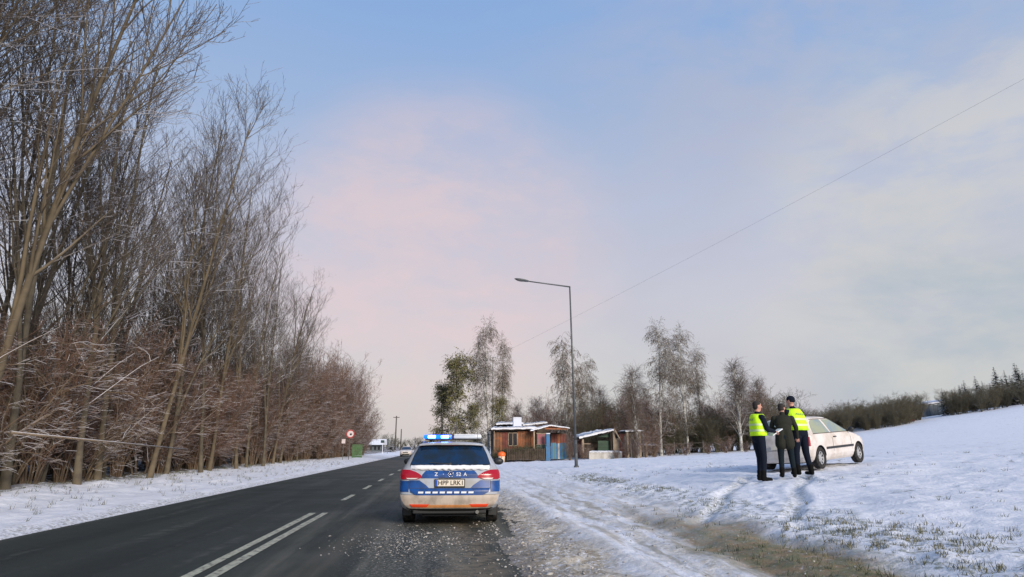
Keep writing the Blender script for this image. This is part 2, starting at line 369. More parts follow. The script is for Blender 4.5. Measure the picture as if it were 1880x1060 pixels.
def ground_material():
    m = bpy.data.materials.new('snowy ground'); m.use_nodes = True; t = m.node_tree; b = t.nodes['Principled BSDF']
    g = t.nodes.new('ShaderNodeNewGeometry'); P = g.outputs['Position']
    s = t.nodes.new('ShaderNodeSeparateXYZ'); t.links.new(P, s.inputs[0]); X, Y = s.outputs[0], s.outputs[1]
    nb = nnoise(t, P, 0.9, 5, 0.6); nm = nnoise(t, P, 4.5, 6, 0.65); nf = nnoise(t, P, 16, 6, 0.7)
    mpn = t.nodes.new('ShaderNodeMapping'); t.links.new(P, mpn.inputs[0]); mpn.inputs['Scale'].default_value = (1, 0.12, 1)
    ns = nnoise(t, mpn.outputs[0], 5, 5, 0.6)
    Xw = nmath(t, 'ADD', X, nmath(t, 'MULTIPLY_ADD', nb, 1.0, -0.5))
    def band(a, b_, c, d):
        return nmath(t, 'MULTIPLY', nrange(t, Xw, a, b_), nrange(t, Xw, c, d, 1, 0))
    snow = nmix(t, nrange(t, nm, 0.35, 0.65), (0.80, 0.82, 0.86), (0.70, 0.73, 0.80))
    ybar = nrange(t, Y, 13, 30, 1, 0)
    snow = nmix(t, nmath(t, 'MULTIPLY', nmath(t, 'MULTIPLY', band(0.6, 1.2, 3.8, 5.2), nrange(t, ns, 0.34, 0.60)), nmath(t, 'MULTIPLY', ybar, 0.42)), snow, (0.56, 0.50, 0.40))
    # granular slush next to the asphalt
    sl = nmath(t, 'MULTIPLY', band(0.1, 0.6, 1.7, 2.3), nrange(t, nf, 0.38, 0.50))
    sl = nmath(t, 'MULTIPLY', sl, nrange(t, Y, 12, 26, 1, 0.1))
    c = nmix(t, sl, snow, nmix(t, nrange(t, nm, 0.4, 0.6), (0.30, 0.255, 0.19), (0.52, 0.47, 0.38)))
    eg = nmath(t, 'MULTIPLY', band(-0.3, 0.3, 1.0, 1.5), nrange(t, nm, 0.36, 0.56))
    c = nmix(t, nmath(t, 'MULTIPLY', eg, 0.75), c, (0.12, 0.10, 0.085))
    # driven, stained snow of the shoulder lane
    st = nmath(t, 'MULTIPLY', band(2.3, 3.0, 4.0, 5.0), nmath(t, 'MULTIPLY', nrange(t, ns, 0.42, 0.62), nrange(t, nf, 0.38, 0.6)))
    c = nmix(t, nmath(t, 'MULTIPLY', st, nmath(t, 'MULTIPLY', ybar, 0.7)), c, (0.40, 0.37, 0.29))
    # brown thawed strip
    dm = nmath(t, 'MULTIPLY', band(3.0, 3.45, 4.15, 4.6), nrange(t, nmath(t, 'ADD', Y, nmath(t, 'MULTIPLY', nm, 4)), 9.5, 17, 1, 0))
    dm = nmath(t, 'MULTIPLY', dm, nrange(t, nf, 0.26, 0.42))
    c = nmix(t, nmath(t, 'MULTIPLY', dm, 0.92), c, nmix(t, nrange(t, nm, 0.38, 0.62), (0.23, 0.155, 0.075), (0.135, 0.135, 0.06)))
    for xc, wd in ((2.45, .10), (2.72, .06), (3.15, .12)):
        tr = nmath(t, 'MULTIPLY', nrange(t, nmath(t, 'ABSOLUTE', nmath(t, 'SUBTRACT', nmath(t, 'ADD', X, nmath(t, 'MULTIPLY_ADD', nb, .5, -.25)), xc)), wd * .5, wd * 1.3, 1, 0), nrange(t, ns, 0.40, 0.56))
        c = nmix(t, nmath(t, 'MULTIPLY', tr, nrange(t, Y, 14, 30, .6, .25)), c, (0.30, 0.28, 0.22))
    # grass showing through at the foot of the field
    gr = nmath(t, 'MULTIPLY', band(4.2, 4.7, 5.2, 6.2), nmath(t, 'MULTIPLY', nrange(t, nm, 0.47, 0.58), nrange(t, nf, 0.40, 0.58)))
    c = nmix(t, nmath(t, 'MULTIPLY', gr, nrange(t, Y, 22, 40, 0.85, 0.1)), c, (0.20, 0.22, 0.16))
    ur = nmath(t, 'ADD', nmath(t, 'MULTIPLY', nmath(t, 'SUBTRACT', X, 4.4), 4.6 / 8.63), nmath(t, 'MULTIPLY', nmath(t, 'SUBTRACT', Y, 9.6), 7.3 / 8.63))
    vr = nmath(t, 'ABSOLUTE', nmath(t, 'SUBTRACT', nmath(t, 'MULTIPLY', nmath(t, 'SUBTRACT', X, 4.4), 7.3 / 8.63), nmath(t, 'MULTIPLY', nmath(t, 'SUBTRACT', Y, 9.6), 4.6 / 8.63)))
    rm = nmath(t, 'MULTIPLY', nrange(t, nmath(t, 'ABSOLUTE', nmath(t, 'SUBTRACT', vr, .68)), .10, .20, 1, 0), nmath(t, 'MULTIPLY', nrange(t, ur, -.3, .3), nrange(t, ur, 7.8, 8.3, 1, 0)))
    c = nmix(t, nmath(t, 'MULTIPLY', rm, nrange(t, nf, 0.44, 0.58, 0, .65)), c, (0.30, 0.31, 0.27))
    # field specks
    fs = nmath(t, 'MULTIPLY', nrange(t, X, 5.5, 8), nrange(t, nnoise(t, P, 1.7, 7, 0.78), 0.57, 0.66))
    c = nmix(t, nmath(t, 'MULTIPLY', fs, 0.75), c, (0.22, 0.25, 0.24))
    # verge specks and woodland litter
    vsx = nmath(t, 'MULTIPLY', nrange(t, X, -7.6, -6.6, 1, 0), nrange(t, nf, 0.62, 0.68))
    c = nmix(t, nmath(t, 'MULTIPLY', vsx, 0.6), c, (0.30, 0.26, 0.22))
    wl = nmath(t, 'MULTIPLY', nrange(t, Xw, -12.5, -10.8, 1, 0), nrange(t, nm, 0.38, 0.52))
    c = nmix(t, wl, c, (0.10, 0.075, 0.05))
    le = nmath(t, 'MULTIPLY', band(-7.3, -6.95, -6.5, -6.2), nrange(t, nf, 0.42, 0.62, 0, .7))
    c = nmix(t, le, c, (0.16, 0.15, 0.12))
    t.links.new(c, b.inputs['Base Color']); b.inputs['Roughness'].default_value = 0.85; b.inputs['Specular IOR Level'].default_value = 0.25
    bn = t.nodes.new('ShaderNodeBump'); bn.inputs['Distance'].default_value = 0.05; bn.inputs['Strength'].default_value = 0.8
    t.links.new(nmath(t, 'ADD', nm, nmath(t, 'MULTIPLY', nf, 0.5)), bn.inputs['Height']); t.links.new(bn.outputs[0], b.inputs['Normal'])
    return m
g_o = np_mesh('ground', V, Fq, ground_material(), smooth=True); g_o['kind'] = 'structure'

def asphalt_material():
    m = bpy.data.materials.new('wet salted asphalt'); m.use_nodes = True; t = m.node_tree; b = t.nodes['Principled BSDF']
    g = t.nodes.new('ShaderNodeNewGeometry'); P = g.outputs['Position']
    s = t.nodes.new('ShaderNodeSeparateXYZ'); t.links.new(P, s.inputs[0]); X, Y = s.outputs[0], s.outputs[1]
    nb = nnoise(t, P, 0.5, 5, 0.6); nm = nnoise(t, P, 5, 6, 0.65); nf = nnoise(t, P, 24, 6, 0.7); ng = nnoise(t, P, 90, 3, 0.7)
    mpn = t.nodes.new('ShaderNodeMapping'); t.links.new(P, mpn.inputs[0]); mpn.inputs['Scale'].default_value = (1, 0.06, 1)
    ns = nnoise(t, mpn.outputs[0], 2.2, 5, 0.6)
    c = nmix(t, nrange(t, ng, 0.3, 0.7), (0.023, 0.029, 0.026), (0.043, 0.050, 0.043))
    # salted, dusty right lane
    lane = nmath(t, 'MULTIPLY', nrange(t, X, -3.0, -1.6), nrange(t, ns, 0.36, 0.66))
    c = nmix(t, nmath(t, 'MULTIPLY', lane, 0.8), c, (0.128, 0.124, 0.098))
    for xc in (-5.7, -4.1, -1.5):
        wt = nmath(t, 'MULTIPLY', nrange(t, nmath(t, 'ABSOLUTE', nmath(t, 'SUBTRACT', nmath(t, 'ADD', X, nmath(t, 'MULTIPLY_ADD', nb, .4, -.2)), xc)), .2, .55, 1, 0), nrange(t, ns, .3, .55))
        c = nmix(t, nmath(t, 'MULTIPLY', wt, 0.5), c, (0.016, 0.020, 0.018) if xc < -3 else (0.05, 0.05, 0.04))
    salt = nmath(t, 'MULTIPLY', nrange(t, ns, .52, .68), nrange(t, nm, .40, .60))
    c = nmix(t, nmath(t, 'MULTIPLY', salt, .35), c, (0.13, 0.13, 0.115))
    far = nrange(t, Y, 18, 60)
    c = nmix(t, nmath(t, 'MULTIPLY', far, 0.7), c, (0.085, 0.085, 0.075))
    Xw = nmath(t, 'ADD', X, nmath(t, 'MULTIPLY_ADD', nnoise(t, P, 1.2, 4), 1.2, -0.6))
    # brown gritty strip between the wheel paths, beside the edge
    def band(a, b_, cc, d): return nmath(t, 'MULTIPLY', nrange(t, Xw, a, b_), nrange(t, Xw, cc, d, 1, 0))
    br = nmath(t, 'MULTIPLY', band(-0.1, 0.25, 0.55, 0.85), nrange(t, nm, 0.34, 0.6))
    c = nmix(t, nmath(t, 'MULTIPLY', br, nrange(t, Y, 9, 22, 0.8, 0.0)), c, (0.20, 0.165, 0.115))
    # broken snow crumbs behind the car
    cr = nmath(t, 'MULTIPLY', band(-1.2, -0.6, 0.2, 0.5), nmath(t, 'MULTIPLY', nrange(t, nf, 0.53, 0.60), nrange(t, nmath(t, 'ADD', Y, nmath(t, 'MULTIPLY', nb, 4)), 8.5, 11)))
    cr = nmath(t, 'MULTIPLY', cr, nrange(t, Y, 12.5, 14.5, 1, 0))
    c = nmix(t, nmath(t, 'MULTIPLY', cr, 0.8), c, (0.36, 0.35, 0.32))
    sp = nmath(t, 'MULTIPLY', nrange(t, nf, 0.665, 0.69), nrange(t, X, -3.2, -0.5, 0.15, 0.8))
    c = nmix(t, sp, c, (0.26, 0.26, 0.24))
    le = nmath(t, 'MULTIPLY', nrange(t, nmath(t, 'ADD', X, nmath(t, 'MULTIPLY', nm, 0.8)), -6.9, -6.2, 1, 0), 0.6)
    c = nmix(t, le, c, (0.10, 0.105, 0.075))
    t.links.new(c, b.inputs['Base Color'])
    t.links.new(nrange(t, nb, 0.3, 0.7, 0.62, 0.85), b.inputs['Roughness']); b.inputs['Specular IOR Level'].default_value = 0.2
    bn = t.nodes.new('ShaderNodeBump'); bn.inputs['Distance'].default_value = 0.01; bn.inputs['Strength'].default_value = 0.7
    t.links.new(nmath(t, 'ADD', ng, nmath(t, 'MULTIPLY', nf, 0.8)), bn.inputs['Height']); t.links.new(bn.outputs[0], b.inputs['Normal'])
    return m
rx = np.linspace(-7.3, 1.6, 24); ry = lines([(-30, 40, 1.0), (40, 600, 20)])
RX, RY = np.meshgrid(rx, ry)
V = np.stack([RX.ravel(), RY.ravel(), (0 * RX + 0.012 - 0.0028 * np.abs(RX + 2.6) ** 1.3).ravel()], 1)
ii = (np.arange(len(ry) - 1)[:, None] * len(rx) + np.arange(len(rx) - 1)[None, :]).ravel()
road = np_mesh('road', V, np.stack([ii, ii + 1, ii + len(rx) + 1, ii + len(rx)], 1), asphalt_material(), smooth=True); road['kind'] = 'structure'

def line_material():
    m = mat('worn line paint', (0.46, 0.46, 0.36), 0.6); t = m.node_tree; b = t.nodes['Principled BSDF']
    g = t.nodes.new('ShaderNodeNewGeometry')
    f = nrange(t, nnoise(t, g.outputs['Position'], 11, 7, 0.75), 0.36, 0.56)
    t.links.new(nmix(t, f, (0.10, 0.10, 0.08), (0.44, 0.44, 0.33)), b.inputs['Base Color']); return m
LM = line_material()
def road_strip(name, x0, x1, y0, y1, label=None):
    n = max(2, int((y1 - y0) / 1.0)); ys = np.linspace(y0, y1, n + 1); V = []
    rs = random.Random(int(y0 * 10 + x0 * 100))
    for y in ys:
        for x in (x0 + rs.uniform(-.008, .008), x1 + rs.uniform(-.008, .008)): V.append((x, y, 0.018 - 0.0028 * abs(x + 2.6) ** 1.3))
    Fs = [(2 * i, 2 * i + 1, 2 * i + 3, 2 * i + 2) for i in range(n)]
    o = mesh_obj(name, V, Fs, LM); o['kind'] = 'structure'; return o
road_strip('lane_marking', -2.83, -2.70, -20, 14.7)
road_strip('lane_marking', -2.57, -2.44, -20, 14.7)
for y0 in (18.0, 22.6, 27.6, 33, 39, 45, 51, 57, 63, 69, 75, 82, 90, 98): road_strip('lane_marking', -2.70, -2.56, y0, y0 + 2.0)
# ------------------------------------------------------------------ vehicles
def sinterp(z, ks, vs_):
    return float(np.interp(z, ks, vs_))
class Body:
    """body surface described by plan outlines stacked over z; rear at y=0, nose at +y"""
    def __init__(s, tab, roof_z, n=3.6, cr=0.30, cf=0.55):
        s.t = np.array(tab, float); s.roof = roof_z; s.n = n; s.cr0 = cr; s.cf0 = cf
    def at(s, z):
        k = s.t[:, 0]
        return [sinterp(z, k, s.t[:, i]) for i in (1, 2, 3)]
    def corner(s, z): 
        yr, yf, w = s.at(z); L_ = yf - yr
        return min(s.cr0, L_ * .3), min(s.cf0, L_ * .35)
    def rear(s, x, z):
        yr, yf, w = s.at(z); cr, cf = s.corner(z); q = min(1, abs(x) / w)
        return yr + cr * (1 - (1 - q ** s.n) ** (1 / s.n))
    def front(s, x, z):
        yr, yf, w = s.at(z); cr, cf = s.corner(z); q = min(1, abs(x) / w)
        return yf - cf * (1 - (1 - q ** 2.6) ** (1 / 2.6))
    def side(s, y, z):
        yr, yf, w = s.at(z); cr, cf = s.corner(z); n = s.n
        if y < yr + cr:
            q = max(0, 1 - (y - yr) / cr); q = min(q, 1); return w * max(0.0, 1 - q ** n) ** (1 / n)
        if y > yf - cf:
            q = min(1, max(0, 1 - (yf - y) / cf)); return w * max(0.0, 1 - q ** 2.6) ** (1 / 2.6)
        return w
    def ring(s, z, k=1.0, zz=None, cy=None):
        yr, yf, w = s.at(z); pts = []
        cr, cf = s.corner(z)
        N = 18
        xs = [math.sin(a) for a in np.linspace(0, PI / 2, N)]
        right_r = [(w * x_, s.rear(w * x_, z)) for x_ in xs]
        ys = np.linspace(yr + cr, yf - cf, 26)[1:-1]
        right_s = [(w, y) for y in ys]
        right_f = [(w * x_, s.front(w * x_, z)) for x_ in xs[::-1]]
        half = right_r + right_s + right_f
        full = half + [(-x, y) for x, y in half[::-1][1:-1]]
        if cy is None: cy = (yr + yf) / 2
        return [Vector((x * k, cy + (y - cy) * k, z if zz is None else zz)) for x, y in full]
    def shell(s, name, m, parent, arches=(), arch_r=0.36, wheel_z=0.32):
        z0 = s.t[0, 0]; z1 = s.t[-1, 0]
        zs = sorted(set(list(np.linspace(z0, z1, 44)) + list(s.t[:, 0])))
        rings = [s.ring(z0, 0.55)] + [s.ring(z) for z in zs]
        for k in (0.975, 0.93, 0.85, 0.65, 0.4, 0.15):
            rings.append(s.ring(z1, k, z1 + (s.roof - z1) * (1 - k ** 2.4) ** 0.8))
        n = len(rings[0]); V = [p for r in rings for p in r]; Fs = []
        for j in range(len(rings) - 1):
            for i in range(n):
                a = j * n + i; b = j * n + (i + 1) % n; Fs.append((a, b, b + n, a + n))
        Fs.append(tuple(range(n))[::-1]); Fs.append(tuple((len(rings) - 1) * n + i for i in range(n)))
        o = mesh_obj(name, V, Fs, m, parent, smooth=True)
        bm = bmesh.new(); bm.from_mesh(o.data); bmesh.ops.recalc_face_normals(bm, faces=bm.faces); bm.to_mesh(o.data); bm.free()
        if arches:
            mb = MB(); 
            for ay in arches:
                for sx in (-1, 1):
                    mb.tube((sx * 0.50, ay, wheel_z), (sx * 1.1, ay, wheel_z), arch_r, n=28)
            cut = mb.build('cutter', M['dark_under'])
            md = o.modifiers.new('b', 'BOOLEAN'); md.object = cut; md.operation = 'DIFFERENCE'; md.solver = 'EXACT'
            bpy.context.view_layer.update(); dg = bpy.context.evaluated_depsgraph_get()
            me = bpy.data.meshes.new_from_object(o.evaluated_get(dg)); o.modifiers.clear(); old = o.data; o.data = me
            bpy.data.meshes.remove(old); bpy.data.objects.remove(cut)
            me.materials.clear(); me.materials.append(m); me.materials.append(M['dark_under'])
            for p in me.polygons:
                c = p.center
                if abs(c.x) < 0.93 and any(math.hypot(c.y - ay, c.z - wheel_z) < arch_r + 0.01 for ay in arches) and (abs(c.x) < 0.52 or abs(p.normal.x) < 0.5): p.material_index = 1
            me.polygons.foreach_set('use_smooth', [True] * len(me.polygons))
            try: me.set_sharp_from_angle(angle=R(38))
            except Exception: pass
        return o
    def patch(s, name, rows, mode, m, parent, off=0.006, cols=10, skirt=0.02, sub=4):
        """rows: list of (z, a0, a1); mode rear/front (a = x) or left/right (a = y)"""
        zz = np.array([r[0] for r in rows]); tt = []
        for i in range(len(rows) - 1): tt += list(np.linspace(rows[i][0], rows[i + 1][0], sub, endpoint=False))
        tt.append(rows[-1][0]); V = []
        for z in tt:
            a0 = float(np.interp(z, zz, [r[1] for r in rows])); a1 = float(np.interp(z, zz, [r[2] for r in rows]))
            for j in range(cols + 1):
                a = a0 + (a1 - a0) * j / cols; V.append(s.pt(a, z, mode))
        nr = len(tt); nc = cols + 1; V = [Vector(v) for v in V]
        P = []
        for i in range(nr):
            for j in range(nc):
                du = V[i * nc + min(j + 1, cols)] - V[i * nc + max(j - 1, 0)]; dv = V[min(i + 1, nr - 1) * nc + j] - V[max(i - 1, 0) * nc + j]
                nn = du.cross(dv)
                if nn.length < 1e-9: nn = Vector((0, -1, 0))
                nn.normalize()
                ref = {'rear': Vector((0, -1, .2)), 'front': Vector((0, 1, .3)), 'left': Vector((-1, 0, .1)), 'right': Vector((1, 0, .1))}[mode]
                if nn.dot(ref) < 0: nn = -nn
                P.append((V[i * nc + j] + nn * off, V[i * nc + j] - nn * skirt))
        VV = [p[0] for p in P] + [p[1] for p in P]; K = nr * nc; Fs = []
        for i in range(nr - 1):
            for j in range(cols):
                a = i * nc + j; Fs.append((a, a + 1, a + nc + 1, a + nc))
        bd = [j for j in range(nc)] + [i * nc + cols for i in range(1, nr)] + [(nr - 1) * nc + j for j in range(cols - 1, -1, -1)] + [i * nc for i in range(nr - 2, 0, -1)]
        for q in range(len(bd)):
            a, b = bd[q], bd[(q + 1) % len(bd)]; Fs.append((a, b, b + K, a + K))
        o = mesh_obj(name, VV, Fs, m, parent, smooth=True)
        bm = bmesh.new(); bm.from_mesh(o.data); bmesh.ops.recalc_face_normals(bm, faces=bm.faces)
        bm.to_mesh(o.data); bm.free()
        try: o.data.set_sharp_from_angle(angle=R(40))
        except Exception: pass
        return o
    def pt(s, a, z, mode):
        if mode == 'rear': return (a, s.rear(a, z), z)
        if mode == 'front': return (a, s.front(a, z), z)
        x = s.side(a, z); return ((x if mode == 'right' else -x), a, z)

def wheel(parent, x, y, r, w, spokes=7, mr=None, name='wheel'):
    """thing part wheel with tyre mesh, rim as sub-part"""
    sx = 1 if x > 0 else -1
    prof = [(r * .60, -w / 2), (r * .93, -w / 2), (r, -w / 2 + .02), (r, w / 2 - .02), (r * .93, w / 2), (r * .62, w / 2), (r * .60, w / 2 - .03)]
    N = 28; V = []; Fs = []
    for i in range(N):
        a = 2 * PI * i / N
        for (rr, ww) in prof: V.append((ww * sx, rr * math.cos(a), rr * math.sin(a)))
    k = len(prof)
    for i in range(N):
        for j in range(k - 1):
            a = i * k + j; b = ((i + 1) % N) * k + j; Fs.append((a, b, b + 1, a + 1))
    t = mesh_obj(name, V, Fs, M['rubber'], parent, True); t.location = (x, y, r)
    try: t.data.set_sharp_from_angle(angle=R(35))
    except Exception: pass
    mb = MB(); f = w / 2 - .035
    mb.tube((f * sx - .01 * sx, 0, 0), ((f - .03) * sx, 0, 0), r * .30, r * .30, 20)
    mb.tube((f * sx + .01 * sx, 0, 0), ((f - .05) * sx, 0, 0), r * .14, r * .16, 16)
    for i in range(spokes):
        a = 2 * PI * i / spokes
        mb.box(min((f - .02) * sx, f * sx), max((f - .02) * sx, f * sx), -r * .08, r * .08, r * .12, r * .61, mat4=Matrix.Rotation(a, 4, 'X'))
    for i in range(24):
        a = 2 * PI * i / 24; b = 2 * PI * (i + 1) / 24
        mb.tube((f * sx, r * .6 * math.cos(a), r * .6 * math.sin(a)), (f * sx, r * .6 * math.cos(b), r * .6 * math.sin(b)), .016, n=5)
    mb.build('rim', mr or M['rim'], t)
    d = MB(); d.tube(((f - .10) * sx, 0, 0), ((f - .12) * sx, 0, 0), r * .6, n=20); d.build('brake_disc', M['dark_under'], t)
    return t

# ---- police estate
def police_car():
    t = empty('police_car', (-0.78 + 0.90, 11.95, 0.006), R(-2.2), 'white and blue police estate car with lit blue roof lights stopped on the road', 'police car')
    tab = [(.27, .14, 4.55, .78), (.32, .06, 4.62, .85), (.38, .02, 4.68, .885), (.50, 0, 4.70, .905), (.62, .005, 4.70, .910), (.66, .03, 4.69, .912), (.80, .05, 4.62, .912),
           (.90, .06, 4.35, .905), (.98, .10, 3.85, .885), (1.03, .13, 3.50, .860), (1.07, .16, 3.35, .835), (1.18, .235, 3.02, .775), (1.30, .325, 2.66, .715), (1.38, .40, 2.42, .665), (1.43, .46, 2.25, .620)]
    B = Body(tab, 1.49, 3.6, .30, .6)
    B.shell('body', M['police_white'], t, arches=(.98, 3.64), arch_r=.365, wheel_z=.325)
    # bumper lower, grimy
    B.patch('bumper', [(.325, -.72, .72), (.38, -.80, .80), (.46, -.86, .86), (.55, -.885, .885)], 'rear', M['dirty_bumper'], t, off=.012, cols=26)
    B.patch('lower_bumper', [(.272, -.66, .66), (.33, -.78, .78)], 'rear', M['black_plastic'], t, off=.010, cols=20)
    B.patch('painted_reflection', [(.345, -.54, .54), (.385, -.58, .58)], 'rear', mat('valance with painted reflection', (0.70, 0.30, 0.10), .4, noise=(3, .3)), t, off=.02, cols=12)  # orange strip paints a warm reflection low on the bumper
    for s_ in (-1, 1):
        B.patch('reflector', sorted([(.355, *sorted((s_ * .40, s_ * .66))), (.395, *sorted((s_ * .36, s_ * .70)))]), 'rear', M['red_reflector'], t, off=.024, cols=6)
    # blue livery band with V cut for the plate recess
    band = B.patch('blue_stripe', [(.545, -.60, .60), (.60, -.70, .70), (.655, -.72, .72)], 'rear', M['police_blue'], t, off=.016, cols=20)
    for s_ in (-1, 1):
        B.patch('blue_stripe', [(.655, *sorted((s_ * .36, s_ * .72))), (.72, *sorted((s_ * .43, s_ * .72))), (.80, *sorted((s_ * .55, s_ * .72)))], 'rear', M['police_blue'], t, off=.0145, cols=8)
        B.patch('blue_stripe', [(.60, *sorted((s_ * .735, s_ * .895))), (.79, *sorted((s_ * .735, s_ * .895)))], 'rear', M['police_blue'], t, off=.008, cols=12)
        B.patch('blue_stripe', [(.62, .30, .55), (.80, .30, .60)], 'left' if s_ < 0 else 'right', M['police_blue'], t, off=.006, cols=8)
        B.patch('blue_stripe', [(.62, 1.42, 3.2), (.80, 1.42, 3.2)], 'left' if s_ < 0 else 'right', M['police_blue'], t, off=.006, cols=16)
    for i in range(8):
        x = -.515 + i * .128
        B.patch('white_dash', [(.578, x - .046, x + .046), (.610, x - .042, x + .050)], 'rear', M['white_film'], t, off=.021, cols=3, sub=2)
    # tailgate blue upper band between lamps
    B.patch('blue_stripe', [(.835, -.52, .52), (.90, -.50, .50), (.965, -.44, .44)], 'rear', M['police_blue'], t, off=.006, cols=16)
    for s_ in (-1, 1): B.patch('tailgate_seam', [(.665, *sorted((s_ * .728, s_ * .736))), (.80, *sorted((s_ * .728, s_ * .736)))], 'rear', M['seam'], t, off=.004, cols=1)
    B.patch('tailgate_seam', [(.657, -.73, .73), (.664, -.73, .73)], 'rear', M['seam'], t, off=.0175, cols=24, sub=1)
    B.patch('bumper_seam', [(.548, -.88, .88), (.556, -.88, .88)], 'rear', M['seam'], t, off=.006, cols=24, sub=1)
    # tail lamps
    for s_ in (-1, 1):
        rows = [(.815, s_ * .60, s_ * .872), (.85, s_ * .50, s_ * .888), (.89, s_ * .52, s_ * .890), (.94, s_ * .62, s_ * .886), (.975, s_ * .73, s_ * .868)]
        rows = [(z, *sorted((a, b))) for z, a, b in rows]
        tl = B.patch('tail_light', rows, 'rear', M['tail_red'], t, off=.020, cols=14)
        B.patch('reversing_lens', [(.818, *sorted((s_ * .62, s_ * .76))), (.838, *sorted((s_ * .56, s_ * .78)))], 'rear', M['tail_clear'], tl, off=.028, cols=6)
        B.patch('lamp_side', [(.83, .20, .42), (.90, .20, .47), (.96, .22, .40)], 'left' if s_ < 0 else 'right', M['tail_red'], t, off=.010, cols=8)
    # snow ledge under the window
    rs = random.Random(3); V = []; Fs = []
    K = 40
    for i in range(K + 1):
        x = -.72 + 1.44 * i / K; y = B.rear(x, 1.02)
        lo = .975 + .022 * math.sin(i * 1.7) * rs.random() + .012 * rs.random(); e = min(i, K - i) / 3; e = min(1, e)
        V += [(x, y + .05, 1.052), (x, y - .035 * e, 1.058 + .01 * rs.random()), (x, y - .055 * e, 1.02), (x, B.rear(x, .99) - .012 - .02 * e, lo), (x, B.rear(x, .99) + .03, lo - .002)]
    for i in range(K):
        for j in range(4): a = i * 5 + j; Fs.append((a, a + 5, a + 6, a + 1))
    mesh_obj('snow_ledge', V, Fs, M['snow'], t, True)
    # rear window with wiper
    B.patch('window_surround', [(1.05, -.735, .735), (1.08, -.735, .735), (1.25, -.675, .675), (1.40, -.60, .60), (1.425, -.58, .58)], 'rear', M['black_plastic'], t, off=.004, cols=20)
    rw = B.patch('rear_window', [(1.065, -.70, .70), (1.09, -.715, .715), (1.25, -.655, .655), (1.38, -.585, .585), (1.40, -.555, .555)], 'rear', M['dark_glass'], t, off=.012, cols=20)
    MB().tube((0, B.rear(0, 1.085) - .02, 1.085), (-.40, B.rear(.4, 1.10) - .03, 1.11), .009, .006, 6).tube((0, B.rear(0, 1.085) + .02, 1.085), (0, B.rear(0, 1.085) - .03, 1.085), .022, n=10).build('rear_wiper', M['black_plastic'], t)
    # spoiler
    V = []; Fs = []; K = 24
    for i in range(K + 1):
        x = -.60 + 1.2 * i / K; dy = .05 * (x / .6) ** 2; zc = 1.452 - .02 * (x / .6) ** 4
        V += [(x, .72, zc + .022), (x, .50 + dy, zc + .012), (x, .33 + dy, zc - .004), (x, .33 + dy, zc - .03), (x, .50, zc - .03)]
    for i in range(K):
        for j in range(4): a = i * 5 + j; Fs.append((a, a + 5, a + 6, a + 1))
    mesh_obj('spoiler', V, Fs, M['police_white'], t, True)
    B.patch('brake_light', [(1.405, -.13, .13), (1.42, -.13, .13)], 'rear', M['tail_red'], t, off=.016, cols=5, skirt=.01)
    # side glazing and doors
    for sd_, s_ in (('left', -1), ('right', 1)):
        B.patch('side_window', [(1.085, .55, 1.35), (1.25, .60, 1.35), (1.37, .72, 1.30)], sd_, M['dark_glass'], t, off=.006, cols=8)
        B.patch('side_window', [(1.085, 1.42, 2.22), (1.25, 1.40, 2.16), (1.385, 1.38, 2.08)], sd_, M['dark_glass'], t, off=.006, cols=8)
        B.patch('side_window', [(1.085, 2.28, 3.02), (1.20, 2.25, 2.80), (1.33, 2.22, 2.50), (1.38, 2.20, 2.32)], sd_, M['dark_glass'], t, off=.006, cols=8)
        for yy in (1.38, 2.25, 3.18): B.patch('door_seam', [(.38, yy - .005, yy + .005), (1.05, yy - .005, yy + .005)], sd_, M['seam'], t, off=.003, cols=1)
        for yy in (1.55, 2.42): MB().box(min(s_ * .90, s_ * .945), max(s_ * .90, s_ * .945), yy, yy + .2, .90, .925, .006).build('door_handle', M['police_white'], t)
        MB().tube((s_ * .57, .65, 1.47), (s_ * .55, 2.1, 1.485), .018, n=8).tube((s_ * .57, .65, 1.47), (s_ * .58, .55, 1.44), .018, n=8).build('roof_rail', M['black_plastic'], t)
        mr = MB().ball((s_ * 1.01, 2.95, 1.07), .11, (1.05, .6, .72)).tube((s_ * .86, 3.0, 1.04), (s_ * .96, 2.98, 1.05), .03, n=8).build('mirror', M['black_plastic'], t, True)
        B.patch('headlight', [(.68, *sorted((s_ * .50, s_ * .86))), (.80, *sorted((s_ * .56, s_ * .86)))], 'front', M['tail_clear'], t, off=.008)
    B.patch('windscreen', [(1.06, -.72, .72), (1.25, -.66, .66), (1.40, -.58, .58)], 'front', M['dark_glass'], t, off=.006, cols=16)
    # plate with housing
    yb = B.rear(0, .745) 
    MB().box(-.275, .275, yb - .032, yb + .02, .675, .825, .006).build('plate_frame', M['black_plastic'], t)
    pl = MB().box(-.258, .258, yb - .040, yb - .028, .700, .812, .003).build('number_plate', M['plate'], t)
    MB().box(-.256, -.218, yb - .044, yb - .036, .702, .810).build('plate_band', M['plate_blue'], pl)
    text_obj('plate_text', 'HPP LRK1', .1, M['ink'], pl, Matrix.Translation((.02, yb - .043, .755)) @ Matrix.Rotation(R(90), 4, 'X'), .002, .44, .078)
    # tailgate emblem and code
    ye = B.rear(0, .9) - .012
    rb = MB()
    for i in range(24):
        a, b = 2 * PI * i / 24, 2 * PI * (i + 1) / 24
        rb.tube((.01 + .047 * math.cos(a), ye, .903 + .047 * math.sin(a)), (.01 + .047 * math.cos(b), ye, .903 + .047 * math.sin(b)), .008, n=6)
    rb.poly_prism([(-.055, ye, .912), (.02, ye, .912), (.01, ye, .902), (.075, ye, .894), (.0, ye, .894), (.01, ye, .904)], (0, -.006, 0))
    rb.build('badge', M['chrome'], t, True)
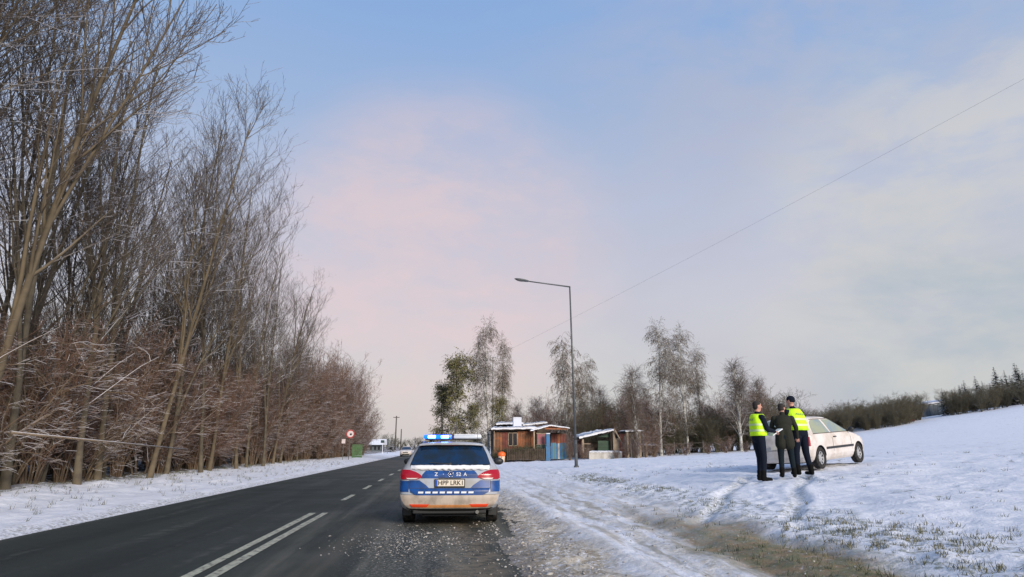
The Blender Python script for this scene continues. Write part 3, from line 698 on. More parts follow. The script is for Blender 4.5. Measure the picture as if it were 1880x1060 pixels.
    def tx(s, x, w, h=.062): text_obj('livery_letter', s, .08, M['white_film'], t, Matrix.Translation((x, B.rear(x, .9) - .008, .903)) @ Matrix.Rotation(R(90), 4, 'X'), .002, w, h)
    tx('Z', -.25, .06); tx('\u00b7', -.12, .015, .015); tx('52', .155, .085); tx('A', .275, .06)
    B.patch('release_handle', [(.832, -.20, .20), (.846, -.21, .21)], 'rear', M['black_plastic'], t, off=.014, cols=8)
    # underbody, exhaust
    MB().box(-.50, .50, .25, 4.4, .17, .45).build('underbody', M['dark_under'], t)
    MB().box(-.66, .66, .14, .42, .215, .33, .02).build('rear_valance', M['black_plastic'], t)
    MB().tube((.50, .10, .25), (.50, .45, .25), .032, n=12).build('exhaust_pipe', M['exhaust'], t)
    for s_ in (-1, 1):
        for yy in (.98, 3.64): wheel(t, s_ * .79, yy, .325, .215)
        MB().box(min(s_ * .72, s_ * .87), max(s_ * .72, s_ * .87), .60, .61, .15, .36).build('mud_flap', M['black_plastic'], t)
    # light bar
    lb = MB().box(-.56, .56, 1.40, 1.66, 1.525, 1.548, .008).build('light_bar', M['black_plastic'], t)
    for s_ in (-1, 1): MB().box(s_ * .45 - .03, s_ * .45 + .03, 1.47, 1.59, 1.47, 1.526).build('bar_foot', M['black_plastic'], lb)
    def lens(x0, x1, m, name='lens'):
        o = MB().box(x0, x1, 1.38, 1.68, 1.549, 1.625, .022).build(name, m, lb, True)
        try: o.data.set_sharp_from_angle(angle=R(40))
        except Exception: pass
        return o
    lens(-.59, -.02, M['lens_blue_lit']); lens(.02, .59, M['lens_pale'])
    MB().box(-.018, .018, 1.39, 1.67, 1.549, 1.632, .004).build('bar_divider', M['black_plastic'], lb)
    for x0 in (-.50, -.235): MB().box(x0, x0 + .15, 1.368, 1.379, 1.562, 1.612, .004).build('led_module', M['led'], lb)
    MB().box(.03, .57, 1.39, 1.67, 1.626, 1.642, .006).build('snow_cap', M['snow'], lb)
    MB().tube((.50, .85, 1.47), (.50, .55, 1.66), .004, n=5).build('aerial', M['black_plastic'], t)
    return t
police_car()

# ---- small white hatchback
HATCH = [(.20, .14, 3.66, .70), (.27, .06, 3.71, .76), (.36, .02, 3.75, .800), (.50, 0, 3.77, .815), (.62, .02, 3.75, .82), (.74, .05, 3.66, .82),
         (.84, .07, 3.35, .812), (.90, .09, 3.05, .80), (.95, .12, 2.88, .775), (1.05, .19, 2.66, .728), (1.20, .30, 2.34, .665), (1.31, .38, 2.10, .61), (1.365, .45, 1.94, .57)]
def hatchback(loc, rz, label, cat, paint, glass, roof=1.42, tilt=(0, 0), moulding=True):
    t = empty(cat.replace(' ', '_'), loc, rz, label, 'car'); t.rotation_euler = (tilt[0], tilt[1], rz)
    B = Body(HATCH, roof, 3.2, .30, .5)
    B.shell('body', paint, t, arches=(.62, 3.09), arch_r=.335, wheel_z=.29)
    B.patch('rear_window', [(.97, -.60, .60), (1.15, -.58, .58), (1.33, -.48, .48)], 'rear', glass, t, cols=14)
    B.patch('windscreen', [(.94, -.66, .66), (1.15, -.60, .60), (1.34, -.50, .50)], 'front', M['dark_glass'], t, cols=14)
    B.patch('rear_bumper', [(.34, -.76, .76), (.40, -.79, .79), (.52, -.80, .80)], 'rear', paint, t, off=.02, cols=20)
    B.patch('front_bumper', [(.30, -.72, .72), (.48, -.78, .78)], 'front', paint, t, off=.02, cols=20)
    B.patch('grille', [(.50, -.34, .34), (.62, -.40, .40)], 'front', M['black_plastic'], t, off=.01, cols=10)
    B.patch('air_intake', [(.26, -.50, .50), (.38, -.54, .54)], 'front', M['black_plastic'], t, off=.03, cols=10)
    for sd_, s_ in (('left', -1), ('right', 1)):
        B.patch('window_surround', [(.915, .34, 2.80), (.93, .34, 2.80), (1.10, .40, 2.50), (1.25, .50, 2.20), (1.325, .60, 2.0)], sd_, M['black_plastic'] if False else paint, t, off=.003, cols=24)
        B.patch('side_window', [(.94, .40, 1.38), (1.10, .46, 1.32), (1.24, .56, 1.26), (1.305, .70, 1.22)], sd_, glass, t, off=.009, cols=10)
        B.patch('side_window', [(.94, 1.48, 2.62), (1.08, 1.44, 2.42), (1.22, 1.38, 2.14), (1.30, 1.34, 1.96)], sd_, glass, t, off=.009, cols=10)
        B.patch('window_trim', [(.922, .38, 2.68), (.936, .38, 2.66)], sd_, M['seam'], t, off=.012, cols=12)
        # dark line along the roof edge and pillar of the door frame
        B.patch('door_frame', [(.94, 2.64, 2.70), (1.08, 2.44, 2.50), (1.22, 2.16, 2.22), (1.318, 1.94, 2.0)], sd_, M['seam'], t, off=.010, cols=2)
        B.patch('roof_gutter', [(1.315, .66, 1.98), (1.328, .66, 1.96)], sd_, M['seam'], t, off=.010, cols=12)
        for yy in (1.43, 2.62): B.patch('door_seam', [(.34, yy - .006, yy + .006), (.92, yy - .006, yy + .006)], sd_, M['seam'], t, off=.003, cols=1)
        if moulding: B.patch('side_moulding', [(.50, .98, 2.72), (.56, .98, 2.72)], sd_, M['black_plastic'], t, off=.016, cols=14)
        MB().box(min(s_ * .80, s_ * .845), max(s_ * .80, s_ * .845), 1.50, 1.66, .80, .83, .006).build('door_handle', M['black_plastic'], t)
        MB().ball((s_ * .90, 2.55, .98), .095, (.9, .55, .75)).tube((s_ * .76, 2.6, .95), (s_ * .86, 2.57, .96), .025, n=8).build('mirror', M['black_plastic'], t, True)
        B.patch('tail_light', sorted([(.62, *sorted((s_ * .62, s_ * .79))), (.86, *sorted((s_ * .62, s_ * .78)))]), 'rear', M['tail_red'], t, off=.012, cols=8)
        B.patch('headlight', [(.56, *sorted((s_ * .42, s_ * .78))), (.70, *sorted((s_ * .48, s_ * .77)))], 'front', M['tail_clear'], t, off=.012, cols=8)
        for yy in (.62, 3.09): wheel(t, s_ * .715, yy, .29, .175, 8)
    MB().box(-.26, .26, -.03, .02, .56, .68, .004).build('number_plate', M['plate'], t)
    MB().box(-.44, .44, .3, 3.5, .17, .42).build('underbody', M['dark_under'], t)
    return t
def ground_frame(x, y, rz, e=1.2):
    """rotation that stands a vehicle on the local slope"""
    dx = (tz(x + e, y) - tz(x - e, y)) / (2 * e); dy = (tz(x, y + e) - tz(x, y - e)) / (2 * e)
    n = Vector((-dx, -dy, 1)).normalized(); f = Vector((-math.sin(rz), math.cos(rz), 0)); f = (f - n * f.dot(n)).normalized(); r = f.cross(n)
    return Matrix((r, f, n)).transposed()
hc = hatchback((0, 0, 0), 0, 'white three-door hatchback parked on the snowy slope behind the standing people', 'parked car', M['white_paint'], M['frost_glass'])
rzh = -R(56.0); cx, cy = 10.79, 18.10
mm = ground_frame(cx, cy, rzh, 1.3)
hc.rotation_euler = mm.to_euler(); off = mm @ Vector((0, 1.88, 0)); hc.location = Vector((cx, cy, tz(cx, cy) + .03)) - off
fc = hatchback((-5.3 - .1, 97.5, 0.0), R(180), 'small pale car with dark windscreen coming along the far end of the road', 'oncoming car', M['white_paint'], M['dark_glass'])
rv = hatchback((at(1664, 780, 112).x, 112, at(1664, 787, 112).z - .7), R(-70), 'dark red vehicle half hidden behind the snowy crest beside the hedge', 'red vehicle', M['red_body'], M['dark_glass'], roof=2.0)
rv.scale = (1.2, 1.1, 1.5)
rv['label'] = 'dark red vehicle half hidden behind the snowy crest beside the hedge'

# ------------------------------------------------------------------ people
def cap_mesh(bm, a, b, ra, rb, flat=None, n=14):
    a = Vector(a); b = Vector(b); d = b - a; L_ = max(d.length, 1e-4)
    q = d.to_track_quat('Z', 'Y').to_matrix().to_4x4() if d.length > 1e-4 else Matrix.Identity(4)
    rings = []
    prof = [(-1, 0)] + [(-math.cos(t), math.sin(t)) for t in np.linspace(.35, PI / 2, 5)]
    P = [(c * ra, s_ * ra) for c, s_ in prof] + [(L_ + c * rb, s_ * rb) for c, s_ in [(math.cos(t), math.sin(t)) for t in np.linspace(PI / 2, .35, 5)]] + [(L_ + rb, 0)]
    sx, sy = flat or (1, 1)
    for z, r in P:
        if r == 0: rings.append([bm.verts.new(a + (q @ Vector((0, 0, z))))]); continue
        rings.append([bm.verts.new(a + (q @ Vector((r * math.cos(2 * PI * i / n) * sx, r * math.sin(2 * PI * i / n) * sy, z)))) for i in range(n)])
    for r0, r1 in zip(rings, rings[1:]):
        if len(r0) == 1:
            for i in range(n): bm.faces.new((r0[0], r1[(i + 1) % n], r1[i]))
        elif len(r1) == 1:
            for i in range(n): bm.faces.new((r0[i], r0[(i + 1) % n], r1[0]))
        else:
            for i in range(n): bm.faces.new((r0[i], r0[(i + 1) % n], r1[(i + 1) % n], r1[i]))
def ell_mesh(bm, c, s_, n=18):
    bmesh.ops.create_uvsphere(bm, u_segments=n, v_segments=n // 2 + 3, radius=1, matrix=Matrix.Translation(c) @ Matrix.Diagonal((*s_, 1)))

def fuse(name, parts, mats, parent, voxel=.010, smooth=4):
    """parts: ('c', a, b, ra, rb, tag[, flat]) or ('e', centre, radii, tag) fused into ONE continuous skin"""
    bm = bmesh.new()
    for p in parts:
        if p[0] == 'c': cap_mesh(bm, p[1], p[2], p[3], p[4], p[6] if len(p) > 6 else None)
        else: ell_mesh(bm, p[1], p[2])
    bmesh.ops.recalc_face_normals(bm, faces=bm.faces)
    me = bpy.data.meshes.new(name); bm.to_mesh(me); bm.free()
    o = bpy.data.objects.new(name, me); C.objects.link(o)
    md = o.modifiers.new('r', 'REMESH'); md.mode = 'VOXEL'; md.voxel_size = voxel; md.use_smooth_shade = True
    ms = o.modifiers.new('s', 'SMOOTH'); ms.iterations = smooth; ms.factor = .5
    bpy.context.view_layer.update(); dg = bpy.context.evaluated_depsgraph_get()
    m2 = bpy.data.meshes.new_from_object(o.evaluated_get(dg)); o.modifiers.clear(); o.data = m2; bpy.data.meshes.remove(me); m2.name = name
    tags = []; m2.materials.clear()
    for p in parts:
        tg = p[5] if p[0] == 'c' else p[3]
        if tg not in tags: tags.append(tg)
    for tg in tags: m2.materials.append(mats[tg])
    n = len(m2.polygons); cen = np.zeros(n * 3); m2.polygons.foreach_get('center', cen); cen = cen.reshape(-1, 3)
    best = np.full(n, 9.0); idx = np.zeros(n, int)
    for p in parts:
        if p[0] == 'c':
            a = np.array(p[1]); b = np.array(p[2]); ab = b - a; tt = np.clip(((cen - a) @ ab) / max(ab @ ab, 1e-9), 0, 1)
            dd = np.linalg.norm(cen - (a + tt[:, None] * ab), axis=1) - (p[3] + (p[4] - p[3]) * tt); tg = p[5]
        else:
            s_ = np.array(p[2]); dd = (np.linalg.norm((cen - np.array(p[1])) / s_, axis=1) - 1) * s_.min(); tg = p[3]
        k = dd < best; best[k] = dd[k]; idx[k] = tags.index(tg)
    m2.polygons.foreach_set('material_index', idx.astype(np.int32)); m2.polygons.foreach_set('use_smooth', [True] * n)
    o.parent = parent
    return o

def hand(parts, wrist, elbow, curl=(0, 0, -1), side=1, k=1.0):
    w = Vector(wrist); d = (w - Vector(elbow)).normalized(); c = Vector(curl); c = (c - d * c.dot(d)); c = c.normalized() if c.length > .01 else Vector((1, 0, 0))
    s_ = d.cross(c).normalized() * side
    pa = w + d * .035; pb = w + d * .085
    for q in (-.024, 0, .024): parts.append(('c', tuple(pa + s_ * q), tuple(pb + s_ * q), .016, .014, 'skin'))
    for i, (q, l) in enumerate(((-.032, .060), (-.011, .072), (.011, .068), (.031, .052))):
        a = pb + s_ * q; b = a + (d * .8 + c * .5).normalized() * l * .5; e = b + (d * .3 + c * .9).normalized() * l * .5
        parts.append(('c', tuple(a), tuple(b), .0095, .0088, 'skin')); parts.append(('c', tuple(b), tuple(e), .0088, .0078, 'skin'))
    a = w + d * .03 - s_ * .03; b = a + (d * .6 - s_ * .6 + c * .4).normalized() * .04; e = b + (d * .9 + c * .5).normalized() * .03
    parts.append(('c', tuple(a), tuple(b), .012, .010, 'skin')); parts.append(('c', tuple(b), tuple(e), .010, .0085, 'skin'))

def person(loc, rz, label, top, bottom, lean=(0, 0), twist=0, head_turn=0.0, head_tip=0.0, feet=((-.13, 0), (.13, .02)), arms=None, hair='crop', coat_z=.86, vest=False, k=1.0, bulk=1.0, height=1.0, group=None):
    t = empty('person', loc, rz, label, 'person', group)
    lx, ly = lean
    P = []
    pel = Vector((0, 0, .95)); ch = Vector((lx * .55, ly * .55, 1.27)); sh = Vector((lx, ly, 1.42)); nk = Vector((lx * 1.1, ly * 1.12, 1.50))
    hd = Vector((lx * 1.2, ly * 1.3 + .01 + head_tip * .4, 1.645 - abs(head_tip) * .1))
    b = bulk
    # legs
    for s_, (fx, fy) in zip((-1, 1), feet):
        hip = Vector((s_ * .095, 0, .90)); an = Vector((fx, fy, .10)); kn = hip.lerp(an, .5) + Vector((0, .035, 0))
        P += [('c', tuple(hip), tuple(kn), .094 * b, .066 * b, 'bottom'), ('c', tuple(kn), tuple(an), .066 * b, .052, 'bottom'),
              ('c', tuple(an + Vector((0, 0, .10))), tuple(an), .060, .058, 'boot'), ('c', (fx, fy - .03, .045), (fx * 1.12, fy + .155, .038), .046, .038, 'boot'), ('c', (fx, fy - .02, .10), (fx, fy, .05), .055, .05, 'boot')]
    P += [('e', (0, 0, .94), (.175 * b, .125 * b, .13), 'bottom'), ('e', (lx * .15, ly * .15, 1.02), (.172 * b, .125 * b, .16), 'top'),
          ('e', tuple(pel.lerp(ch, .6)), (.170 * b, .122 * b, .17), 'top'), ('e', tuple(ch), (.190 * b, .128 * b, .17), 'top'), ('e', tuple(sh - Vector((0, 0, .04))), (.200 * b, .112 * b, .10), 'top')]
    if coat_z < .85:
        for s_ in (-1, 1): P.append(('c', (s_ * .07, .0, 1.02), (s_ * .085, .0, coat_z), .128 * b, .135 * b, 'top', (1, .95)))
    P += [('c', tuple(sh + Vector((0, 0, .02))), tuple(nk), .075, .062, 'top'), ('c', tuple(nk), tuple(hd - Vector((0, 0, .05))), .056, .054, 'skin')]
    # arms
    arms = arms or {-1: ((-.27, .0, 1.17), (-.29, .05, .90)), 1: ((.27, .0, 1.17), (.29, .05, .90))}
    for s_ in (-1, 1):
        el, wr, curl = arms[s_][0], arms[s_][1], (arms[s_][2] if len(arms[s_]) > 2 else (0, 1, 0))
        so = sh + Vector((s_ * .185 * b, 0, -.03)); el = Vector(el); wr = Vector(wr)
        P += [('c', tuple(so), tuple(el), .064 * b, .050 * b, 'top'), ('c', tuple(el), tuple(wr), .050 * b, .036, 'top')]
        hand(P, wr, el, curl, s_)
    # head
    hm = Matrix.Rotation(-head_turn, 3, 'Z')
    def H(x, y, z): return tuple(hd + hm @ Vector((x, y, z)))
    P += [('e', tuple(hd + Vector((0, 0, .015))), (.078, .092, .105), 'skin'), ('c', H(0, .045, -.055), H(0, .055, -.078), .045, .030, 'skin'),
          ('c', H(0, .088, .015), H(0, .108, -.018), .010, .014, 'skin'), ('c', H(-.082, 0, .02), H(-.084, -.01, -.02), .012, .010, 'skin'), ('c', H(.082, 0, .02), H(.084, -.01, -.02), .012, .010, 'skin')]
    if hair == 'crop':
        P += [('e', H(0, -.014, .048), (.084, .090, .082), 'hair'), ('e', H(0, -.035, .0), (.078, .068, .078), 'hair')]
    elif hair == 'short':
        P += [('e', H(0, -.020, .050), (.081, .084, .072), 'hair')]
    else:
        P += [('e', H(0, -.012, .055), (.092, .100, .080), 'hat'), ('e', H(0, -.02, .015), (.088, .092, .060), 'hat')]
    o = fuse('body', P, {'bottom': bottom, 'top': top, 'boot': M['boot'], 'skin': M['skin'], 'hair': M['hair'], 'hat': M['navy']}, t, .0085)
    f = MB()
    for s_ in (-1, 1): f.ball(H(s_ * .030, .086, .022), .0085, n=8)
    f.build('eyes', M['ink'], t)
    MB().ball(H(0, .094, -.042), .018, (1, .3, .28), 8).build('mouth', mat('lips', (.30, .10, .09), .6), t)
    if vest:
        V = []; Fs = []; N = 36
        secs = [(.985, .02, .03), (1.05, .018, .028), (1.15, .020, .028), (1.25, .022, .030), (1.34, .018, .028), (1.40, -.01, .022), (1.445, -.05, .010), (1.475, -.095, -.005)]
        for z, gx_, gy_ in secs:
            u = min(1, max(0, (z - .95) / .47)); cx_, cy_ = lx * u, ly * u
            rx_ = .184 * b + gx_; ry_ = .125 * b + gy_
            for i in range(N):
                a = 2 * PI * i / N; wv = 1 + .015 * math.sin(5 * a + z * 9)
                V.append((cx_ + rx_ * wv * math.copysign(abs(math.cos(a)) ** .85, math.cos(a)), cy_ + ry_ * wv * math.copysign(abs(math.sin(a)) ** .85, math.sin(a)), z))
        for j in range(len(secs) - 1):
            for i in range(N): a = j * N + i; c_ = j * N + (i + 1) % N; Fs.append((a, c_, c_ + N, a + N))
        v = mesh_obj('vest', V, Fs, M['vest'], t, True); sd_ = v.modifiers.new('s', 'SOLIDIFY'); sd_.thickness = .010
        for z in (1.08, 1.21):
            V = []; Fs = []
            for zz in (z, z + .045):
                u = min(1, max(0, (zz - .95) / .47))
                for i in range(N):
                    a = 2 * PI * i / N; wv = 1 + .015 * math.sin(5 * a + zz * 9)
                    V.append((lx * u + (.184 * b + .0275) * wv * math.copysign(abs(math.cos(a)) ** .85, math.cos(a)), ly * u + (.125 * b + .036) * wv * math.copysign(abs(math.sin(a)) ** .85, math.sin(a)), zz))
            for i in range(N): Fs.append((i, (i + 1) % N, (i + 1) % N + N, i + N))
            mesh_obj('reflective_band', V, Fs, M['vest_band'], v, True)
        text_obj('vest_text', 'POLICJA', .07, M['galv'], v, Matrix.Translation((lx * .85, ly * .85 - .125 * b - .040, 1.345)) @ Matrix.Rotation(R(90), 4, 'X'), .001, .25, .055)
    t.scale = (height * k, height * k, height)
    return t
ARM_FWD = {-1: ((-.23, .10, 1.14), (-.10, .33, 1.10), (0, .2, -1)), 1: ((.24, .10, 1.13), (.10, .35, 1.08), (0, .2, -1))}
p1x, p1y = 7.36, 14.6
p1 = person((p1x, p1y, tz(p1x, p1y) + .02), R(-88), 'police officer in yellow vest on the left holding papers, turned to the other two', M['navy'], M['navy'], lean=(0, .02), arms=ARM_FWD, hair='crop', vest=True, height=1.03, bulk=1.08, head_turn=R(8), feet=((-.12, .02), (.14, -.03)))
p2x, p2y = 8.22, 15.0
person((p2x, p2y, tz(p2x, p2y) + .02), R(-22), 'bareheaded man in a long dark jacket standing between the two police officers', M['jacket'], M['jeans'], lean=(.02, .13), head_tip=.10, arms={-1: ((-.25, .22, 1.18), (-.10, .42, 1.12), (0, .2, -1)), 1: ((.30, .12, 1.17), (.32, .20, .93), (0, 1, 0))}, hair='crop', coat_z=.78, height=1.0, bulk=1.08, head_turn=R(25), feet=((-.13, -.02), (.15, .05)))
p3x, p3y = 8.86, 15.4
person((p3x, p3y, tz(p3x, p3y) + .02), R(16), 'police officer with dark cap and yellow vest seen from behind beside the hatchback', M['navy'], M['navy'], lean=(-.06, .08), arms={-1: ((-.28, .14, 1.16), (-.20, .36, 1.08), (0, .2, -1)), 1: ((.26, .16, 1.16), (.12, .36, 1.08), (0, .2, -1))}, hair='cap', vest=True, height=1.09, bulk=1.15, head_turn=R(-20), feet=((-.15, .02), (.16, -.05)))
# papers held by the first officer (a thing of its own, held)
pp = MB().box(-.105, .105, -.01, .01, -.15, .15).build('papers', M['paper']); pp.location = Vector((p1x, p1y, tz(p1x, p1y))) + Matrix.Rotation(R(-88), 3, 'Z') @ Vector((0, .44, 1.12)); pp.rotation_euler = (R(-60), 0, R(-88))
tag(pp, 'white papers held at waist height by the left police officer', 'papers')

# ------------------------------------------------------------------ street lamp, wire, far poles
def lamp():
    bx, by = 6.55, 32.0; bz = tz(bx, by) - .05
    t = empty('street_lamp', (bx, by, bz), 0, 'tall grey street lamp with an arm reaching left over the snowy verge', 'street lamp')
    topz = at(1046, 527, by).z - bz
    lnx = at(1046, 527, by).x - bx; MB().tube((0, 0, 0), (lnx * .15, 0, 1.4), .085, .085, 14).tube((lnx * .15, 0, 1.38), (lnx, 0, topz), .062, .038, 14).build('pole', M['galv'], t, True)
    MB().tube((0, 0, 0), (0, 0, .16), .14, .12, 14).build('base', M['galv'], t, True)
    MB().box(-.05, .05, -.095, -.06, .75, 1.2, .004).build('hatch', M['black_plastic'], t)
    a = at(1046, 525, by); b = at(972, 517, by - .6); c = at(945, 512, by - .8)
    L_ = lambda v: (v.x - bx, v.y - by, v.z - bz)
    a = Vector((bx + lnx, by, bz + topz))
    MB().tube(L_(a), L_(b), .040, .032, 10).ball(L_(a), .045).build('arm', M['galv'], t, True)
    hd = Vector(L_(c)); hb = Vector(L_(b)); d = (hd - hb); ln = d.length; q = d.to_track_quat('X', 'Z').to_matrix().to_4x4()
    h = MB(); r = bmesh.ops.create_uvsphere(h.bm, u_segments=16, v_segments=10, radius=.5, matrix=Matrix.Translation((hd + hb) / 2) @ q @ Matrix.Diagonal((ln * 1.05, .26, .13, 1)))
    hh = h.build('lamp_head', M['galv'], t, True)
    g = MB(); bmesh.ops.create_uvsphere(g.bm, u_segments=14, v_segments=8, radius=.5, matrix=Matrix.Translation((hd * .62 + hb * .38) + Vector((0, 0, -.035))) @ q @ Matrix.Diagonal((ln * .6, .20, .11, 1)))
    g.build('lens', M['lamp_glass'], hh, True)
lamp()
def catenary(name, a, b, sag, r, m, n=40, parent=None):
    pts = [a.lerp(b, i / n) - Vector((0, 0, sag * 4 * (i / n) * (1 - i / n))) for i in range(n + 1)]
    mb = MB()
    for p, q in zip(pts, pts[1:]): mb.tube(p, q, r, r, 5, caps=False)
    return mb.build(name, m, parent, True)
wp = at(905, 655, 66)
u = empty('utility_pole', (wp.x, wp.y, 0), 0, 'slim pole among the birches that carries the overhead wire', 'pole')
MB().tube((0, 0, 0), (0, 0, wp.z), .08, .05, 10).build('pole', M['white_wash'], u, True); MB().tube((0, 0, wp.z - .14), (0, -.12, wp.z - .1), .03, n=8).build('insulator', M['white_wash'], u)
A_ = at(1880, 148, 24); B_ = at(1180, 500, 42)
n1 = at(1540, 325, 31)
# a single span from a pole out of frame on the right to the far pole
w0 = A_ + (A_ - wp).normalized() * 12
cb = catenary('overhead_wire', w0 + Vector((0, 0, .4)), Vector((wp.x, wp.y, wp.z - .12)), .35, .006, M['cable'], 60)
tag(cb, 'thin single overhead wire running down from the upper right sky', 'wire')
op = empty('utility_pole', (w0.x, w0.y, tz(w0.x, w0.y)), 0, 'pole outside the right edge that holds the near end of the wire', 'pole')
MB().tube((0, 0, 0), (0, 0, w0.z + .6 - tz(w0.x, w0.y)), .14, .10, 10).build('pole', M['wood_pole'], op, True)
for px, py, Yd, lab, arm in ((728, 764, 190, 'taller dark wooden pole with crossarm at the far end of the road', True), (737, 788, 215, 'shorter dark pole just right of the crossarm pole at the far end of the road', False)):
    p = at(px, py, Yd); t = empty('utility_pole', (p.x, p.y, 0), 0, lab, 'pole')
    MB().tube((0, 0, 0), (0, 0, p.z), .22, .16, 8).build('pole', M['wood_pole'], t, True)
    if arm: MB().box(-.9, .9, -.08, .08, p.z - .5, p.z - .3).build('crossarm', M['wood_pole'], t)

# ------------------------------------------------------------------ sheds and yard on the right of the road
YD = 53.0
def pb(px0, px1, py0, py1, y, thick, name, m, parent=None, bev=0.0, dy=0):
    """box whose front face spans the given picture rectangle at distance y, thick metres deep"""
    a = at(px0, py1, y); b = at(px1, py0, y)
    return MB().box(a.x, b.x, y, y + thick, a.z, b.z, bev).build(name, m, parent)
def root_at(name, px, y, label, cat, group=None):
    p = at(px, 830, y); return empty(name, (0, 0, 0), 0, label, cat, group)
def planks(parent, px0, px1, py0, py1, y, thick, n, m, name='plank', alt=None, gap=.018):
    a = at(px0, py1, y); b = at(px1, py0, y); w = (b.x - a.x) / n; rs = random.Random(int(px0 * 7 + n))
    for i in range(n):
        mm_ = (alt if alt and rs.random() < .3 else m)
        MB().box(a.x + i * w + gap / 2, a.x + (i + 1) * w - gap / 2, y + rs.uniform(0, .012), y + thick, a.z, b.z + rs.uniform(-.02, .02)).build(name, mm_, parent)
def slab(parent, name, p0, p1, y0, y1, th, m):
    """sloping roof slab from picture point p0 to p1 at y0, extruded to y1"""
    a = at(*p0, y0); b = at(*p1, y0); dn = Vector((0, 0, th))
    return MB().poly_prism([a, b, b + dn, a + dn], (0, y1 - y0, 0)).build(name, m, parent)
def snow_slab(parent, p0, p1, y0, y1, th, seed=1, name='roof_snow'):
    a = at(*p0, y0); b = at(*p1, y0); n = 24; k = 5; V = []; Fs = []; rs = random.Random(seed)
    for i in range(n + 1):
        q = a.lerp(b, i / n)
        for j in range(k + 1):
            yy = y0 + (y1 - y0) * j / k; e = min(1, min(i, n - i) / 1.5, (min(j, k - j) + .35) / 1.0)
            V.append((q.x, yy, q.z + th * (0.35 + .65 * e) * (.75 + .5 * rs.random())))
        V.append((q.x, y0 - .03, q.z - .02 - .05 * rs.random()))
    K = k + 2
    for i in range(n):
        for j in range(k): c_ = i * K + j; Fs.append((c_, c_ + K, c_ + K + 1, c_ + 1))
        c_ = i * K; Fs.append((c_, c_ + K, c_ + K + K - 1, c_ + K - 1))
    return mesh_obj(name, V, Fs, M['snow'], parent, True)

def garden_house():
    t = root_at('garden_shed', 940, YD, 'orange and brown wooden garden hut under a flat snowy roof', 'shed')
    y = YD + 1.2
    pb(906, 986, 790, 843, y + .12, 3.2, 'core', M['brown_wood'], t)
    planks(t, 906, 933, 794, 843, y, .11, 5, M['orange_wood'], alt=M['red_wood'])
    planks(t, 950, 985, 792, 822, y, .11, 7, M['orange_wood'])
    planks(t, 950, 985, 822.4, 843, y + .02, .10, 6, M['brown_wood'])
    w = pb(933.5, 949.5, 796, 818, y - .02, .1, 'window', M['window_dark'], t); 
    for (x0, x1, q0, q1) in ((932.5, 934, 795, 819), (949, 950.5, 795, 819), (941, 942, 795, 819), (932.5, 950.5, 794.5, 795.8), (932.5, 950.5, 818, 819.5)): pb(x0, x1, q0, q1, y - .05, .09, 'frame', M['pale_wood'], w)
    planks(t, 933, 949.8, 820, 843, y + .01, .1, 4, M['red_wood'])
    slab(t, 'roof', (903, 790.5), (988, 788.5), y - .5, y + 3.6, .09, M['brown_wood'])
    snow_slab(t, (902, 788), (988, 786.3), y - .52, y + 3.6, .20, 4)
    # back part of roof rising
    slab(t, 'roof_ridge', (912, 781), (960, 779), y + 2.2, y + 4.6, .1, M['brown_wood']); snow_slab(t, (911, 779), (961, 777.5), y + 2.1, y + 4.6, .2, 8)
    pb(912, 960, 781, 800, y + 3.3, 1.2, 'rear_wall', M['brown_wood'], t)
    pb(962, 1003, 782, 800, y + 3.9, 1.6, 'rear_lean_to', M['brown_wood'], t); snow_slab(t, (960, 781), (1005, 776), y + 3.8, y + 5.4, .15, 12)
    pb(979.5, 981.5, 790, 845, y - .55, .09, 'porch_post', M['pale_wood'], t); pb(906.5, 908, 792, 845, y - .55, .09, 'porch_post', M['pale_wood'], t)
garden_house()
tk = root_at('roof_box', 950, YD, 'square white box standing on a dark blue base on the hut roof', 'box')
pb(942.5, 957.5, 767, 783, YD + 1.3, .6, 'box_body', M['white_sheet'], tk, .02); pb(944, 957, 783, 788, YD + 1.35, .5, 'base', M['dark_blue'], tk); snow_slab(tk, (942.5, 767), (957.5, 767), YD + 1.3, YD + 1.9, .05, 21)
def blue_shed():
    t = root_at('garden_shed', 1000, YD, 'small shed with a tilted snowy roof and pinkish window left of the blue gate', 'shed')
    y = YD + .6
    pb(985, 1003, 794, 843, y + .1, 2.4, 'core', M['brown_wood'], t)
    pb(1003, 1040, 795, 842, y + 1.2, 1.6, 'core', M['brown_wood'], t)
    w = pb(986.5, 1001, 797, 816, y + .04, .05, 'window', M['red_print'], t)
    pb(985, 1003, 795.5, 797, y, .08, 'frame', M['pale_wood'], w); pb(985, 1003, 816, 817.2, y, .08, 'frame', M['pale_wood'], w)
    planks(t, 985, 1003, 818, 842, y, .1, 3, M['grey_green'])
    pb(985, 1003, 840.5, 842, y - .04, .1, 'sill_board', M['pale_wood'], t)
    planks(t, 1012, 1040, 797, 815, y + 1.1, .1, 5, M['red_wood'], alt=M['orange_wood'])
    a = slab(t, 'roof', (974, 792.5), (1012, 782.5), y - .5, y + 3.0, .07, M['orange_wood']); slab(t, 'roof', (1010, 783.2), (1046, 787.5), y - .5, y + 3.0, .07, M['orange_wood'])
    snow_slab(t, (974, 791), (1011, 781), y - .52, y + 3.0, .10, 5); snow_slab(t, (1011, 781), (1046, 786), y - .52, y + 3, .08, 6)
    slab(t, 'fascia', (1000, 788.5), (1042, 789.5), y - .42, y - .36, .13, M['orange_wood'])
    pb(980, 982, 792, 846, y - .5, .09, 'porch_post', M['pale_wood'], t)
blue_shed()
g = root_at('gate_post', 1006, YD, 'thick bright blue gate post left of the blue and teal fence', 'post')
